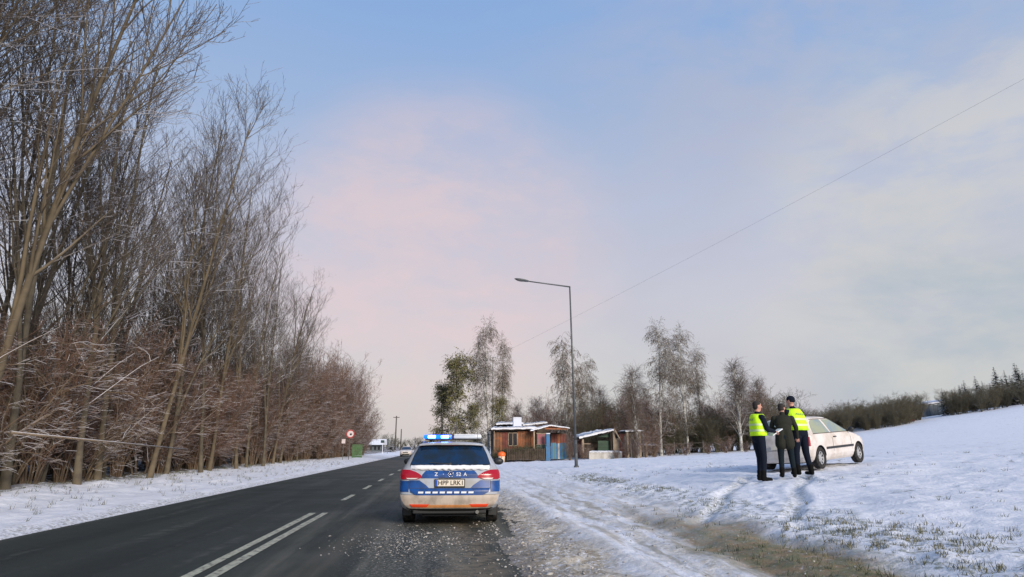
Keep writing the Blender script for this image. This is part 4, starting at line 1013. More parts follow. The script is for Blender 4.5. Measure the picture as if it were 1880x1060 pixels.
pb(1003.5, 1009.5, 797, 846, YD - .15, .22, 'post', M['blue_paint'], g, .01); pb(1002.5, 1010.5, 820, 846, YD - .22, .3, 'lower_box', M['blue_paint'], g, .01); pb(1003, 1010, 795.5, 797, YD - .17, .26, 'snow_cap', M['snow'], g)
gf = root_at('blue_fence', 1025, YD, 'blue and teal picket fence of upright boards by the blue gate post', 'fence')
rs = random.Random(8)
cols_ = ['blue_paint', 'teal_paint', 'teal_paint', 'blue_paint', 'white_wash', 'blue_paint', 'teal_paint', 'blue_paint', 'teal_paint']
for i, cn_ in enumerate(cols_):
    x0 = 1012 + i * 3.15; pb(x0, x0 + 2.5, 814 + rs.uniform(-1, 1), 843 + rs.uniform(-.5, .5), YD - .05, .05, 'board', M[cn_], gf)
pb(1010, 1042, 820, 821.5, YD + .01, .05, 'rail', M['blue_paint'], gf); pb(1010, 1042, 837, 838.5, YD + .01, .05, 'rail', M['blue_paint'], gf)
lf = root_at('low_fence', 955, YD, 'low dark brown slat fence in front of the orange hut', 'fence')
a = at(930, 843, YD - .1); b = at(1001, 824, YD - .1)
for i in range(22):
    w = (b.x - a.x) / 22; MB().box(a.x + i * w + .015, a.x + (i + 1) * w - .015, YD - .13, YD - .09, a.z - .1, b.z + rs.uniform(-.03, .03)).build('slat', M['brown_wood'], lf)
for z in (.25, .75): MB().box(a.x, b.x, YD - .08, YD - .04, a.z + (b.z - a.z) * z - .03, a.z + (b.z - a.z) * z + .03).build('rail', M['brown_wood'], lf)
# cream bin with orange lid
cbn = empty('bin', (at(921, 840, YD - 1.0).x, YD - 1.0, tz(4.8, 52) - .02), 0, 'small cream bin with a rounded orange lid beside the hut', 'bin')
MB().tube((0, 0, 0), (0, 0, .62), .23, .29, 16).build('bin_body', M['cream'], cbn, True); MB().ball((0, 0, .64), .33, (1, 1, .75), 16).build('lid', M['orange_lid'], cbn, True)
MB().ball((-.02, -.27, .45), .06, (1, .5, 1), 10).build('red_mark', M['red_reflector'], cbn, True)
def green_shed():
    t = root_at('garden_shed', 1098, YD, 'open-fronted shed with dark green wall and sagging snow covered pent roof', 'shed')
    y = YD + 1.0; z0 = tz(12, 54)
    pb(1068, 1126, 812, 842, y + 2.0, .1, 'back_wall', M['brown_wood'], t)
    pb(1068, 1070, 806, 842, y, 2.0, 'side_wall', M['red_wood'], t)
    a = [at(x, q, y + .35) for x, q in ((1098, 842), (1122, 842), (1122, 793.5), (1098, 801))]
    n = 6
    for i in range(n):   # dark green horizontal boards
        q0 = 842 - i * 6.6; q1 = q0 - 6.2
        if q1 < 803: continue
        pb(1098, 1122.5, q1, q0, y + .35, .06, 'board', M['green_wood'], t)
    MB().poly_prism([at(1098, 803, y + .35), at(1122.5, 803, y + .35), at(1122.5, 794, y + .35), at(1098, 801.5, y + .35)], (0, .06, 0)).build('board', M['green_wood'], t)
    pb(1122.5, 1126, 793, 842, y, .2, 'post', M['brown_wood'], t)
    pb(1069.5, 1072, 806, 842, y - .05, .1, 'post', M['pale_wood'], t)
    pb(1072, 1084, 814, 816, y + .4, .5, 'shelf', M['pale_wood'], t); pb(1074, 1096, 822, 842, y + .9, .6, 'crates', M['brown_wood'], t)
    slab(t, 'roof', (1064, 806.5), (1128, 790.5), y - .35, y + 2.5, .07, M['brown_wood'])
    snow_slab(t, (1063, 804.5), (1112, 793), y - .4, y + 2.5, .26, 7); snow_slab(t, (1112, 792.8), (1129, 789), y - .4, y + 2.5, .12, 9)
green_shed()
pn = root_at('wood_panel', 1131, YD, 'narrow cream board panel standing right of the green shed', 'panel')
pb(1126.8, 1129, 791, 842, YD + .8, .08, 'post', M['pale_wood'], pn); pb(1129.3, 1137, 805, 842, YD + .85, .06, 'board', M['pale_wood'], pn)
pb(1137.5, 1147, 797, 842, YD + 1.2, .06, 'back_board', M['red_wood'], pn)
lp = MB().tube(at(1127, 787, YD + .6), at(1149, 826, YD + .5), .055, .06, 8).build('leaning_pole', M['pale_wood']); tag(lp, 'pale pole leaning down to the right beside the green shed', 'pole')
wl = empty('low_wall', (0, 0, 0), 0, 'low whitewashed wall with a snow cap in front of the green shed', 'wall')
y = YD - .6
for i in range(7):
    x0 = 1082 + i * 8.6; pb(x0, x0 + 8.3, 830 + (i % 2) * .3, 848, y + (i % 3) * .015, .18, 'block_panel', M['white_wash'], wl)
snow_slab(wl, (1082, 830), (1142, 830), y - .03, y + .22, .09, 31)
pf = empty('picket_fence', (0, 0, 0), 0, 'uneven pale picket posts right of the low white wall', 'fence')
rs = random.Random(4)
for i, (px, q0) in enumerate(((1148, 800), (1152.5, 793), (1159, 796), (1163, 806), (1168.5, 791), (1175, 792), (1181, 797), (1187, 812))):
    pb(px, px + 1.1, q0, 846, YD + rs.uniform(-.2, .6), .09, 'post', M['pale_wood'] if i % 3 else M['wood_pole'], pf)
pb(1146, 1192, 825, 827, YD + .65, .06, 'rail', M['brown_wood'], pf)
dk = empty('dark_shed', (0, 0, 0), 0, 'dark low shed with a snow edged roof behind the pickets', 'shed')
pb(1150, 1178, 793, 842, YD + 3.2, 2.5, 'wall', M['brown_wood'], dk); slab(dk, 'roof', (1148, 793), (1181, 792), YD + 2.9, YD + 6, .08, M['hall_grey']); snow_slab(dk, (1148, 792), (1181, 791), YD + 2.9, YD + 6, .1, 13)
tb = empty('garden_table', (0, 0, 0), 0, 'low dark trestle with a snowy top right of the pickets', 'table')
pb(1182, 1206, 817.5, 819, YD + 1, 1.0, 'top', M['brown_wood'], tb); snow_slab(tb, (1181.5, 817.5), (1206.5, 817.5), YD + .95, YD + 2.05, .10, 14)
for px in (1184, 1203):
    for yy in (YD + 1.1, YD + 1.8): pb(px, px + 1.5, 819, 844, yy, .07, 'leg', M['brown_wood'], tb)
# long low snowy bank fence further right
bk = empty('wire_fence', (0, 0, 0), 0, 'low fence with thin posts along the far edge of the snow field', 'fence')
for i in range(12):
    x = 17.5 + i * 1.7; yy = 56 + i * .8; z = tz(x, yy); MB().box(x - .04, x + .04, yy - .04, yy + .04, z - .1, z + 1.15).build('post', M['wood_pole'], bk)
for h in (.5, .95):
    m_ = MB(); m_.tube((17.5, 56, tz(17.5, 56) + h), (36.2, 64.8, tz(36.2, 64.8) + h), .02, n=5); m_.build('rail', M['wood_pole'], bk)

# ------------------------------------------------------------------ things at the far end, left
sg = empty('road_sign', (at(640, 840, 64).x, 64, tz(-9.4, 64) - .05), 0, 'round pale road sign with dark centre on a post at the end of the wood', 'road sign')
p = at(643, 797, 64); dx = p.x - sg.location.x; pz = p.z - sg.location.z
MB().tube((0, 0, 0), (0, 0, pz + .3), .04, n=8).build('post', M['galv'], sg)
dsc = MB().tube((.05, -.07, pz), (.05, -.05, pz), .40, n=28).build('sign_disc', M['sign_red'], sg); MB().tube((.05, -.078, pz), (.05, -.0705, pz), .30, n=28).build('sign_face', M['sign_white'], dsc)
MB().ball((.10, -.085, pz - .03), .10, (1, .15, 1), 12).build('dark_mark', M['ink'], dsc)
s2 = empty('road_sign', (at(629, 840, 63).x, 63, tz(-10, 63)), 0, 'small square pale plate on a low post left of the round sign', 'road sign')
MB().tube((0, 0, 0), (0, 0, 1.9), .03, n=8).build('post', M['galv'], s2); MB().box(-.17, .17, -.06, -.04, 1.5, 1.9, .003).build('plate', M['sign_white'], s2)
gfn = empty('green_fence', (0, 0, 0), 0, 'green board fence at the end of the wood beside the round sign', 'fence')
a = at(645, 846, 72); b = at(666, 816, 72)
for i in range(9):
    w = (b.x - a.x) / 9; MB().box(a.x + i * w + .02, a.x + (i + 1) * w - .02, 72, 72.05, 0.0, b.z).build('board', M['green_panel'], gfn)
for z in (.3, 1.2): MB().box(a.x, b.x, 72.055, 72.12, z, z + .1).build('rail', M['green_panel'], gfn)
hs = empty('house', (0, 0, 0), 0, 'low house with a broad snow covered roof beyond the end of the wood', 'house')
pb(668, 700, 816, 834, 150, 8, 'wall', M['hall_grey'], hs)
a = at(663, 817, 149); b = at(702, 817, 149); ap = at(672, 806.5, 153); bp = at(700, 806.5, 153)
MB().poly_prism([a, ap, Vector((ap.x, 158.5, a.z)), ], (b.x - a.x - .0, 0, 0)).build('roof', M['snow'], hs)
for px in (671, 679, 687, 694): pb(px, px + 3.5, 820, 826, 149.9, .1, 'window', M['window_dark'], hs)
bs = empty('information_sign', (0, 0, 0), 0, 'small dark board on a white post at the far left roadside', 'sign')
p = at(703, 811, 110); MB().tube((p.x, 110, 0), (p.x, 110, p.z + .4), .05, n=8).build('post', M['white_film'], bs); pb(699, 706, 808.5, 813.5, 109.9, .06, 'board', M['sign_dark'], bs)
bs2 = empty('information_sign', (0, 0, 0), 0, 'tall narrow dark board right of the small dark board at the far roadside', 'sign')
p = at(712, 811, 118); MB().tube((p.x, 118, 0), (p.x, 118, p.z + .3), .05, n=8).build('post', M['galv'], bs2); pb(710.5, 713.5, 806, 818, 117.9, .08, 'board', M['sign_dark'], bs2)
# big grey hall behind the slope
hl = empty('hall', (0, 0, 0), 0, 'long grey industrial hall with a snowy low roof beyond the slope', 'building')
a = at(1701, 766, 150); b = at(1745, 745, 150)
for i in range(8):
    w = (b.x - a.x + 2) / 8; MB().box(a.x + i * w + .03, a.x + (i + 1) * w - .03, 150, 150.15, 4, at(1701, 745, 150).z + i * .12).build('wall_panel', M['hall_grey'], hl)
MB().box(a.x, b.x + 2, 150.2, 166, 4, at(1701, 745, 150).z - .1).build('core', M['hall_grey'], hl)
slab(hl, 'roof', (1699, 745), (1750, 737.5), 149.6, 167, .3, M['seam']); snow_slab(hl, (1698, 743), (1751, 735.5), 149.5, 167, .5, 17)
# ------------------------------------------------------------------ trees
def tubes(P, Rr, k=3):
    """P (m,n,3) polylines, Rr (m,n) radii -> verts, quad faces"""
    m, n, _ = P.shape
    T = np.gradient(P, axis=1); T /= np.linalg.norm(T, axis=2, keepdims=True) + 1e-9
    up = np.where(np.abs(T[..., 2:3]) > .9, np.array([1.0, 0, 0]), np.array([0, 0, 1.0]))
    A = np.cross(T, up); A /= np.linalg.norm(A, axis=2, keepdims=True) + 1e-9; Bn = np.cross(T, A)
    ang = 2 * PI * np.arange(k) / k + .5
    Vv = P[:, :, None, :] + Rr[:, :, None, None] * (A[:, :, None, :] * np.cos(ang)[:, None] + Bn[:, :, None, :] * np.sin(ang)[:, None])
    base = (np.arange(m)[:, None, None] * n + np.arange(n - 1)[None, :, None]) * k; q = np.arange(k)[None, None, :]; q2 = (q + 1) % k
    Fs = np.stack([base + q, base + q2, base + k + q2, base + k + q], -1).reshape(-1, 4)
    return Vv.reshape(-1, 3), Fs
def join_tubes(levels):
    Vs, Fs, o = [], [], 0
    for P, Rr, k in levels:
        v, f = tubes(P, Rr, k); Vs.append(v); Fs.append(f + o); o += len(v)
    return np.concatenate(Vs), np.concatenate(Fs)
def grow(P, Rr, cnt, t0, t1, length, ang, n, rng, up=0.0, bend=0.0, wig=.08, rmax=.03, rtip=.006, rs_=.6, tpow=1.0, lfun=None):
    m, np_, _ = P.shape
    idx = np.repeat(np.arange(m), cnt); t = t0 + (t1 - t0) * rng.rand(len(idx)) ** tpow
    f = t * (np_ - 1); i0 = np.clip(f.astype(int), 0, np_ - 2); fr = (f - i0)[:, None]
    pos = P[idx, i0] * (1 - fr) + P[idx, i0 + 1] * fr; rad = Rr[idx, i0] * (1 - fr[:, 0]) + Rr[idx, i0 + 1] * fr[:, 0]
    tan = P[idx, i0 + 1] - P[idx, i0]; tan /= np.linalg.norm(tan, axis=1, keepdims=True) + 1e-9
    rv_ = rng.randn(len(idx), 3); rv_ -= tan * (rv_ * tan).sum(1, keepdims=True); rv_ /= np.linalg.norm(rv_, axis=1, keepdims=True) + 1e-9
    a = np.radians(ang[0] + (ang[1] - ang[0]) * rng.rand(len(idx)))[:, None]
    d = tan * np.cos(a) + rv_ * np.sin(a); d[:, 2] += up; d /= np.linalg.norm(d, axis=1, keepdims=True)
    Ln = length[0] + (length[1] - length[0]) * rng.rand(len(idx))
    if lfun is not None: Ln = Ln * lfun(t)
    r0 = np.minimum(rad * rs_, rmax); r0 = np.maximum(r0, rtip * 1.1)
    Q = np.zeros((len(idx), n, 3)); Q[:, 0] = pos
    for i in range(1, n):
        d = d + rng.randn(len(idx), 3) * wig; d[:, 2] += bend / n; d /= np.linalg.norm(d, axis=1, keepdims=True)
        Q[:, i] = Q[:, i - 1] + d * (Ln / (n - 1))[:, None]
    RR = r0[:, None] + (rtip - r0)[:, None] * (np.linspace(0, 1, n)[None, :] ** .8)
    return Q, RR
def trunk_line(h, n, rng, r0, r1, lean=(0, 0), wig=.02, base=(0, 0), m=1, spread=0.0, curve=0.0):
    P = np.zeros((m, n, 3)); d = np.zeros((m, 3)); d[:, 2] = 1
    a = rng.rand(m) * 2 * PI; d[:, 0] = lean[0] + spread * np.cos(a); d[:, 1] = lean[1] + spread * np.sin(a); P[:, 0, 0] = base[0] + .12 * spread * np.cos(a) * h; P[:, 0, 1] = base[1] + .12 * spread * np.sin(a) * h
    out = np.stack([np.cos(a), np.sin(a), 0 * a], 1)
    hh = h * (1 if m == 1 else (.75 + .35 * rng.rand(m)))
    for i in range(1, n):
        d = d + rng.randn(m, 3) * wig * np.array([1, 1, .2]) + out * curve; d /= np.linalg.norm(d, axis=1, keepdims=True); P[:, i] = P[:, i - 1] + d * (hh / (n - 1) * np.ones(m))[:, None]
    P[:, 0, 2] -= .25
    RR = np.ones((m, 1)) * (r0 + (r1 - r0) * np.linspace(0, 1, n)[None, :] ** .85); RR[:, 0] *= 1.35
    return P, RR
def leaf_quads(P, rng, per, size, droop=.0, t0=.2):
    """quads scattered along the given twigs"""
    m, n, _ = P.shape; idx = np.repeat(np.arange(m), per); t = (t0 + (1 - t0) * rng.rand(len(idx))) * (n - 1.001); i0 = t.astype(int); f = (t - i0)[:, None]
    c = P[idx, i0] * (1 - f) + P[idx, i0 + 1] * f + rng.randn(len(idx), 3) * size * .6
    a = rng.randn(len(idx), 3); a[:, 2] -= droop; a /= np.linalg.norm(a, axis=1, keepdims=True); b = np.cross(a, rng.randn(len(idx), 3)); b /= np.linalg.norm(b, axis=1, keepdims=True)
    s_ = size * (.6 + .8 * rng.rand(len(idx)))[:, None]
    V = np.stack([c - a * s_, c - b * s_ * .55, c + a * s_, c + b * s_ * .55], 1).reshape(-1, 3)
    return V, np.arange(len(V)).reshape(-1, 4)
def make_tree(name, trunk_levels, crown_levels, mt, mc, leaves=None, ml=None):
    r = empty(name, (0, 0, 0))
    v, f = join_tubes(trunk_levels); np_mesh('trunk', v, f, mt, r, True)
    v, f = join_tubes(crown_levels); np_mesh('crown', v, f, mc, r, False)
    if leaves is not None: np_mesh('leaves', leaves[0], leaves[1], ml, r)
    return r
def tall_tree(seed, h, lean, forks=2):
    g = np.random.RandomState(seed)
    P, RR = trunk_line(h, 16, g, .105, .022, lean, .016)
    F, FR = grow(P, RR, forks, .12, .45, (h * .50, h * .62), (9, 18), 12, g, up=.35, bend=.25, wig=.03, rmax=.075, rtip=.014, rs_=.75)
    S = [(P, RR), (F, FR)]
    lim, tw, tr = [], [], [(P, RR, 8), (F, FR, 6)]
    for (A, AR), c in zip(S, (17, 9)):
        lim.append(grow(A, AR, c, .20, .98, (h * .14, h * .32), (26, 56), 8, g, up=.45, bend=.45, wig=.06, rmax=.045, rtip=.010, lfun=lambda t: 1.15 - .65 * t))
    L1 = (np.concatenate([l[0] for l in lim]), np.concatenate([l[1] for l in lim])); tr.append((*L1, 5))
    L2 = grow(*L1, 6, .15, .98, (h * .05, h * .12), (25, 60), 5, g, up=.25, bend=.3, wig=.09, rmax=.018, rtip=.0065)
    L3 = grow(*L2, 3, .15, .98, (.40, 1.0), (25, 55), 4, g, up=.15, bend=.3, wig=.11, rmax=.010, rtip=.0055)
    L4 = grow(*L3, 2, .25, .98, (.18, .42), (25, 55), 3, g, up=.1, wig=.1, rmax=.006, rtip=.004)
    return make_tree('bare_tree', tr, [(*L2, 3), (*L3, 3), (*L4, 3)], M['bark_tall'], M['twig_tall'])
def shrub(seed, h, stems, spread, curve, mt, mc, arch=False, dens=1.0, name='bare_shrub'):
    g = np.random.RandomState(seed)
    P, RR = trunk_line(h, 9, g, (.024 if not arch else .035), .007, (0, 0), .07, m=stems, spread=spread, curve=curve)
    L1 = grow(P, RR, 9, .10, .97, (h * .14, h * .34), (25, 60), 5, g, up=.2 if not arch else 0, bend=.1 if not arch else -.3, wig=.12, rmax=.014, rtip=.006)
    L2 = grow(*L1, int(6 * dens), .1, .98, (.22, .65), (30, 65), 4, g, up=.1, wig=.14, rmax=.008, rtip=.005)
    L3 = grow(*L2, int(3 * dens), .2, .98, (.12, .32), (30, 60), 3, g, wig=.12, rmax=.006, rtip=.004)
    return make_tree(name, [(P, RR, 6)], [(*L1, 4), (*L2, 3), (*L3, 3)], mt, mc)
def birch(seed, h, lean=(0, 0), leaf=None, per=0, ml=None, droop=-1.3, width=1.0, name='birch_tree', size=.05, tall_forks=1):
    g = np.random.RandomState(seed)
    P, RR = trunk_line(h, 14, g, .13, .02, lean, .02)
    F, FR = grow(P, RR, tall_forks, .25, .5, (h * .45, h * .58), (9, 16), 10, g, up=.3, bend=.2, wig=.03, rmax=.07, rtip=.012, rs_=.7)
    A = [grow(P, RR, 40, .10, .97, (h * .14 * width, h * .27 * width), (26, 50), 8, g, up=.5, bend=.2, wig=.06, rmax=.03, rtip=.008, lfun=lambda t: 1.15 - .75 * t),
         grow(F, FR, 12, .2, .97, (h * .12 * width, h * .2 * width), (30, 52), 8, g, up=.35, bend=.1, wig=.06, rmax=.03, rtip=.008, lfun=lambda t: 1.1 - .6 * t)]
    L1 = (np.concatenate([A[0][0], A[1][0]]), np.concatenate([A[0][1], A[1][1]]))
    L2 = grow(*L1, 7, .15, 1.0, (h * .05, h * .12), (25, 70), 6, g, up=-.1, bend=droop, wig=.08, rmax=.012, rtip=.006)
    L3 = grow(*L2, 6, .1, .98, (.3, .8), (20, 50), 4, g, up=-.3, bend=droop * .8, wig=.08, rmax=.008, rtip=.005)
    lv = leaf_quads(L3[0], g, per, size, 1.0) if per else None
    return make_tree(name, [(P, RR, 8), (F, FR, 6), (*L1, 4)], [(*L2, 3), (*L3, 3)], M['bark_birch'], M['twig_birch'], lv, ml)
def conifer(seed, h, name='spruce_tree'):
    g = np.random.RandomState(seed); r = empty(name, (0, 0, 0))
    P, RR = trunk_line(h, 8, g, .11, .015, (0, 0), .01); v, f = tubes(P, RR, 6); np_mesh('trunk', v, f, M['brown_wood'], r)
    V = []; Fs = []
    for i in range(26):
        u_ = i / 25; z = h * (.08 + .90 * u_); L_ = (h * .24) * (1 - u_) ** .85 + .12
        for j in range(11):
            a = g.rand() * 2 * PI; l = L_ * (.7 + .5 * g.rand()); dz = -.22 * l + .05 * g.randn(); ca, sa = math.cos(a), math.sin(a); w = l * .22 + .05
            for s_ in range(3):
                t0_, t1_ = s_ / 3, (s_ + 1) / 3 + .12; ww0 = w * (1 - t0_ * .5); ww1 = w * .25; b = len(V); tilt = .25 * g.randn()
                V += [(ca * l * t0_ - sa * ww0, sa * l * t0_ + ca * ww0, z + dz * t0_ - ww0 * .5), (ca * l * t0_ + sa * ww0, sa * l * t0_ - ca * ww0, z + dz * t0_ - ww0 * .4 + tilt * ww0),
                      (ca * l * t1_ + sa * ww1, sa * l * t1_ - ca * ww1, z + dz * t1_ - ww1), (ca * l * t1_ - sa * ww1, sa * l * t1_ + ca * ww1, z + dz * t1_ - ww1)]
                Fs.append((b, b + 1, b + 2, b + 3))
    np_mesh('crown', np.array(V), np.array(Fs), M['conifer'], r); return r

class Proto:
    """the first use moves the source itself, later uses copy it"""
    def __init__(s, o): s.o = o; s.used = False
    def put(s, x, y, rz, sc_, label, cat, group=None, dz=0.0, tilt=(0, 0)):
        r = s.o if not s.used else copy_tree(s.o)
        s.used = True
        r.location = (x, y, tz(x, y) - .03 + dz); r.rotation_euler = (tilt[0], tilt[1], rz)
        r.scale = (sc_, sc_, sc_) if isinstance(sc_, (int, float)) else sc_
        for k_ in ('group',):
            if k_ in r and not group: del r[k_]
        tag(r, label, cat, group); return r

rng = random.Random(11)
TT = [Proto(tall_tree(s_, h, l, f)) for s_, h, l, f in ((1, 17, (.04, 0), 2), (2, 18, (.0, .03), 3), (3, 16, (-.02, .02), 2), (4, 17, (.03, -.03), 3), (5, 15, (0, 0), 2))]
SH = [Proto(shrub(20 + i, h, n_, sp, cv, M['bark_shrub'], M['twig_shrub'])) for i, (h, n_, sp, cv) in enumerate(((4.2, 13, .22, .01), (3.4, 16, .30, .02), (5.2, 11, .16, .01), (3.0, 15, .4, .03)))]
AR = [Proto(shrub(40 + i, h, n_, sp, cv, M['bark_arch'], M['bark_arch'], arch=True, dens=.7, name='arching_shrub')) for i, (h, n_, sp, cv) in enumerate(((4.6, 7, .35, .09), (3.6, 8, .4, .10)))]
HD = [Proto(shrub(60 + i, h, 14, .26, .02, M['hedge_twig'], M['hedge_twig'], name='hedge_shrub')) for i, h in enumerate((3.6, 4.4))]
GS = [Proto(shrub(70, 2.6, 16, .35, .03, M['green_twig'], M['green_twig'], name='garden_shrub'))]

# front row trunks of the wood with the heights read off the outline of the crowns
def wood_top(Y):     # height of the wood's edge with distance
    return float(np.interp(Y, (6, 14, 21, 28, 34, 41, 47, 51, 60, 80, 110), (19, 18.8, 17.2, 15.8, 14.8, 13.6, 11.8, 8.8, 8.8, 8.6, 8.0)))
fr = [(-12.4, 8.5), (-13.6, 10.6), (-12.6, 12.8), (-13.4, 14.9), (-12.5, 17.0), (-13.0, 19.4), (-12.3, 21.6), (-12.9, 24.0), (-12.2, 26.3), (-12.6, 28.8), (-12.1, 31.3), (-12.6, 33.8), (-12.1, 36.4), (-12.4, 39.2), (-12.2, 42.0), (-12.3, 44.6), (-12.4, 47.0)]
ORD = 'first second third fourth fifth sixth seventh eighth ninth tenth eleventh twelfth thirteenth fourteenth fifteenth sixteenth seventeenth'.split()
for i, (x, y) in enumerate(fr):
    k = rng.randrange(5); h0 = (17, 18, 16, 17, 15)[k]; s_ = wood_top(y) / h0
    lab = '%s tall bare tree of the front row of the wood, counting from the left' % ORD[i]; gr = 'front row trees of the wood'
    x += 1.1 if i > 3 else .4
    TT[k].put(x, y, rng.uniform(0, 6.28), (s_ * rng.uniform(.95, 1.05), s_ * rng.uniform(.95, 1.05), s_), lab, 'tree', gr, tilt=(rng.uniform(-.02, .03), rng.uniform(.05, .11) if i > 3 else rng.uniform(.01, .05)))
for i in range(10):
    y = 9.5 + i * 3.9 + rng.uniform(-.4, .4); x = -13.4 - rng.random() * 1.2
    k = rng.randrange(5); h0 = (17, 18, 16, 17, 15)[k]; s_ = wood_top(y) * rng.uniform(.9, 1.0) / h0
    TT[k].put(x, y, rng.uniform(0, 6.28), (s_ * 1.1, s_ * 1.1, s_), '%s bare tree of the second row of the wood, counting from the left' % ORD[i], 'tree', 'second row trees of the wood', tilt=(rng.uniform(-.02, .03), rng.uniform(.04, .12)))
for i in range(7):
    y = rng.uniform(20, 60); x = -14.2 - rng.random() * 12
    k = rng.randrange(5); h0 = (17, 18, 16, 17, 15)[k]; s_ = min(wood_top(y) * rng.uniform(.92, 1.08), 21) / h0
    TT[k].put(x, y, rng.uniform(0, 6.28), s_, 'tall bare tree standing deeper in the wood behind the front row', 'tree', 'deeper trees of the wood', tilt=(rng.uniform(-.03, .03), rng.uniform(.0, .08)))
# smaller trees further along the verge
for i in range(26):
    y = 49 + i * 1.8 + rng.uniform(-.8, .8); x = -11.8 - rng.random() * 3.5
    k = rng.randrange(5); h0 = (17, 18, 16, 17, 15)[k]; s_ = wood_top(y) * rng.uniform(.8, 1.15) / h0
    TT[k].put(x, y, rng.uniform(0, 6.28), (s_ * 1.25, s_ * 1.25, s_), 'low bare tree in the thinning far part of the wood near the round sign', 'tree', 'low trees at the far end of the wood')
for i in range(24):
    y = 9 + i * 1.65 + rng.uniform(-.5, .5); x = -12.0 - rng.random() * 2.2; k = rng.randrange(5); h0 = (17, 18, 16, 17, 15)[k]; s_ = rng.uniform(6.5, 11) / h0
    TT[k].put(x, y, rng.uniform(0, 6.28), (s_ * .95, s_ * .95, s_), 'thin young bare tree among the taller trunks at the edge of the wood', 'tree', 'young trees at the edge of the wood', tilt=(rng.uniform(-.05, .05), rng.uniform(-.02, .12)))
# understorey
def in_row(n, y0, y1, xf, xs, protos, s0, s1, lab, cat, gr):
    for i in range(n):
        y = y0 + (y1 - y0) * ((i + rng.random()) / n); x = xf + xs * rng.random() ** 1.3
        protos[rng.randrange(len(protos))].put(x, y, rng.uniform(0, 6.28), rng.uniform(s0, s1), lab, cat, gr)
in_row(44, 6, 30, -12.2, -4, SH, .6, 1.4, 'brown bare shrub in the near understorey at the foot of the wood', 'shrub', 'near understorey shrubs of the wood')
in_row(60, 30, 62, -11.7, -3.5, SH, .7, 1.5, 'brown bare shrub in the middle understorey beside the snowy verge', 'shrub', 'middle understorey shrubs of the wood')
in_row(40, 60, 94, -11.2, -3.5, SH, .8, 1.5, 'brown bare shrub in the far understorey near the round road sign', 'shrub', 'far understorey shrubs of the wood')
in_row(28, 54, 84, -11.6, -3.0, SH, 1.5, 2.05, 'tall rusty brown bush of the rounded mass where the wood ends', 'bush', 'tall bushes where the wood ends')
in_row(70, 8, 94, -15, -12, SH, 1.1, 1.8, 'dense brown shrub filling the dark inside of the wood', 'shrub', 'shrubs deep inside the wood')
for i, (x, y, s_) in enumerate(((-12.6, 10.6, 1.3), (-11.9, 12.5, 1.0), (-12.2, 15.0, 1.2), (-11.7, 17.8, 1.05), (-12.3, 20.6, 1.25), (-11.8, 24.0, 1.0), (-11.9, 28.5, 1.1))):
    AR[i % 2].put(x - .5, y, rng.uniform(0, 6.28), s_ * .95, '%s pale snowy arching shrub at the front of the wood, counting from the left' % ORD[i], 'shrub', 'arching snowy shrubs at the front of the wood')
a = at(20, 795, 14.2); b = at(345, 826, 19.0)
ft = MB().tube(a, b, .022, .010, 7).tube(a + Vector((0, 0, .018)), b + Vector((0, 0, .010)), .018, .008, 6).build('fallen_trunk', M['bark_arch'], None, True)
tag(ft, 'thin snow covered fallen trunk lying almost level across the wood edge', 'fallen trunk')
def single(px, y, py_top, label, cat, maker, lean=0, sc_xy=1.0):
    p = at(px, py_top, y); x = at(px, 830, y).x; z0 = tz(x, y); h = p.z - z0
    return x, z0, h
def put_tree(proto, h0, px, y, py_top, label, cat='tree', wx=1.0, group=None, rz=0.0):
    x, z0, h = single(px, y, py_top, label, cat, None); s_ = h / h0
    return proto.put(x, y, rz, (s_ * wx, s_ * wx, s_), label, cat, group)
BI = Proto(birch(101, 12, leaf=True, per=2, ml=M['leaf_birch'], tall_forks=2, width=.8)); BW = Proto(birch(102, 10, per=2, ml=M['leaf_birch'], droop=-2.2, width=1.15, name='weeping_birch'))
OL = Proto(birch(103, 8.5, per=3, ml=M['leaf_olive'], droop=-.9, width=.95, name='leafy_birch', size=.07))
BS = Proto(birch(104, 7, per=0, droop=-.2, width=1.1, name='small_bare_tree', tall_forks=2))
CO = [Proto(conifer(201, 8)), Proto(conifer(202, 7))]
put_tree(OL, 8.5, 838, 60, 662, 'olive green leafy birch left of the tall birch above the police car', wx=1.0)
put_tree(OL, 8.5, 812, 63, 712, 'lower dark green leafy tree at the left end of the birch group', wx=1.0, rz=2)
put_tree(OL, 8.5, 915, 61, 735, 'low green leafy bush tree under the tall birch by the orange hut', wx=.9, rz=4)
put_tree(OL, 8.5, 868, 59, 745, 'low brownish leafy tree between the two birches above the police car', wx=1.0, rz=5)
put_tree(BI, 12, 897, 60, 600, 'tallest slim birch rising behind the police car and the huts', wx=.95)
put_tree(BI, 12, 920, 63, 628, 'slim birch just right of the tallest birch behind the huts', wx=.7, rz=2.2)
put_tree(BW, 10, 1043, 61, 634, 'weeping birch with drooping twigs behind the street lamp', wx=1.05)
put_tree(BW, 10, 1075, 66, 668, 'paler weeping birch just right of the street lamp pole', wx=1.0, rz=1.9)
put_tree(BS, 7, 1160, 60, 682, 'small frosty bare tree left of the birch pair', wx=1.1)
put_tree(BI, 12, 1214, 58, 604, 'left and taller birch of the pair in the middle of the field edge', wx=1.05, rz=3.1)
put_tree(BI, 12, 1264, 60, 612, 'right birch of the pair in the middle of the field edge', wx=1.05, rz=5.1)
put_tree(BI, 12, 1290, 64, 645, 'smaller birch at the right flank of the birch pair', wx=.9, rz=1.1)
put_tree(BS, 7, 1362, 58, 668, 'bare spreading tree standing left behind the police officers', wx=1.05, rz=2.0)
put_tree(BS, 7, 1395, 66, 700, 'low bare tree directly behind the left police officer', wx=1.0, rz=.7)
put_tree(BS, 7, 992, 72, 735, 'hazy bare tree behind the roofs of the huts', wx=1.2, rz=4.0)
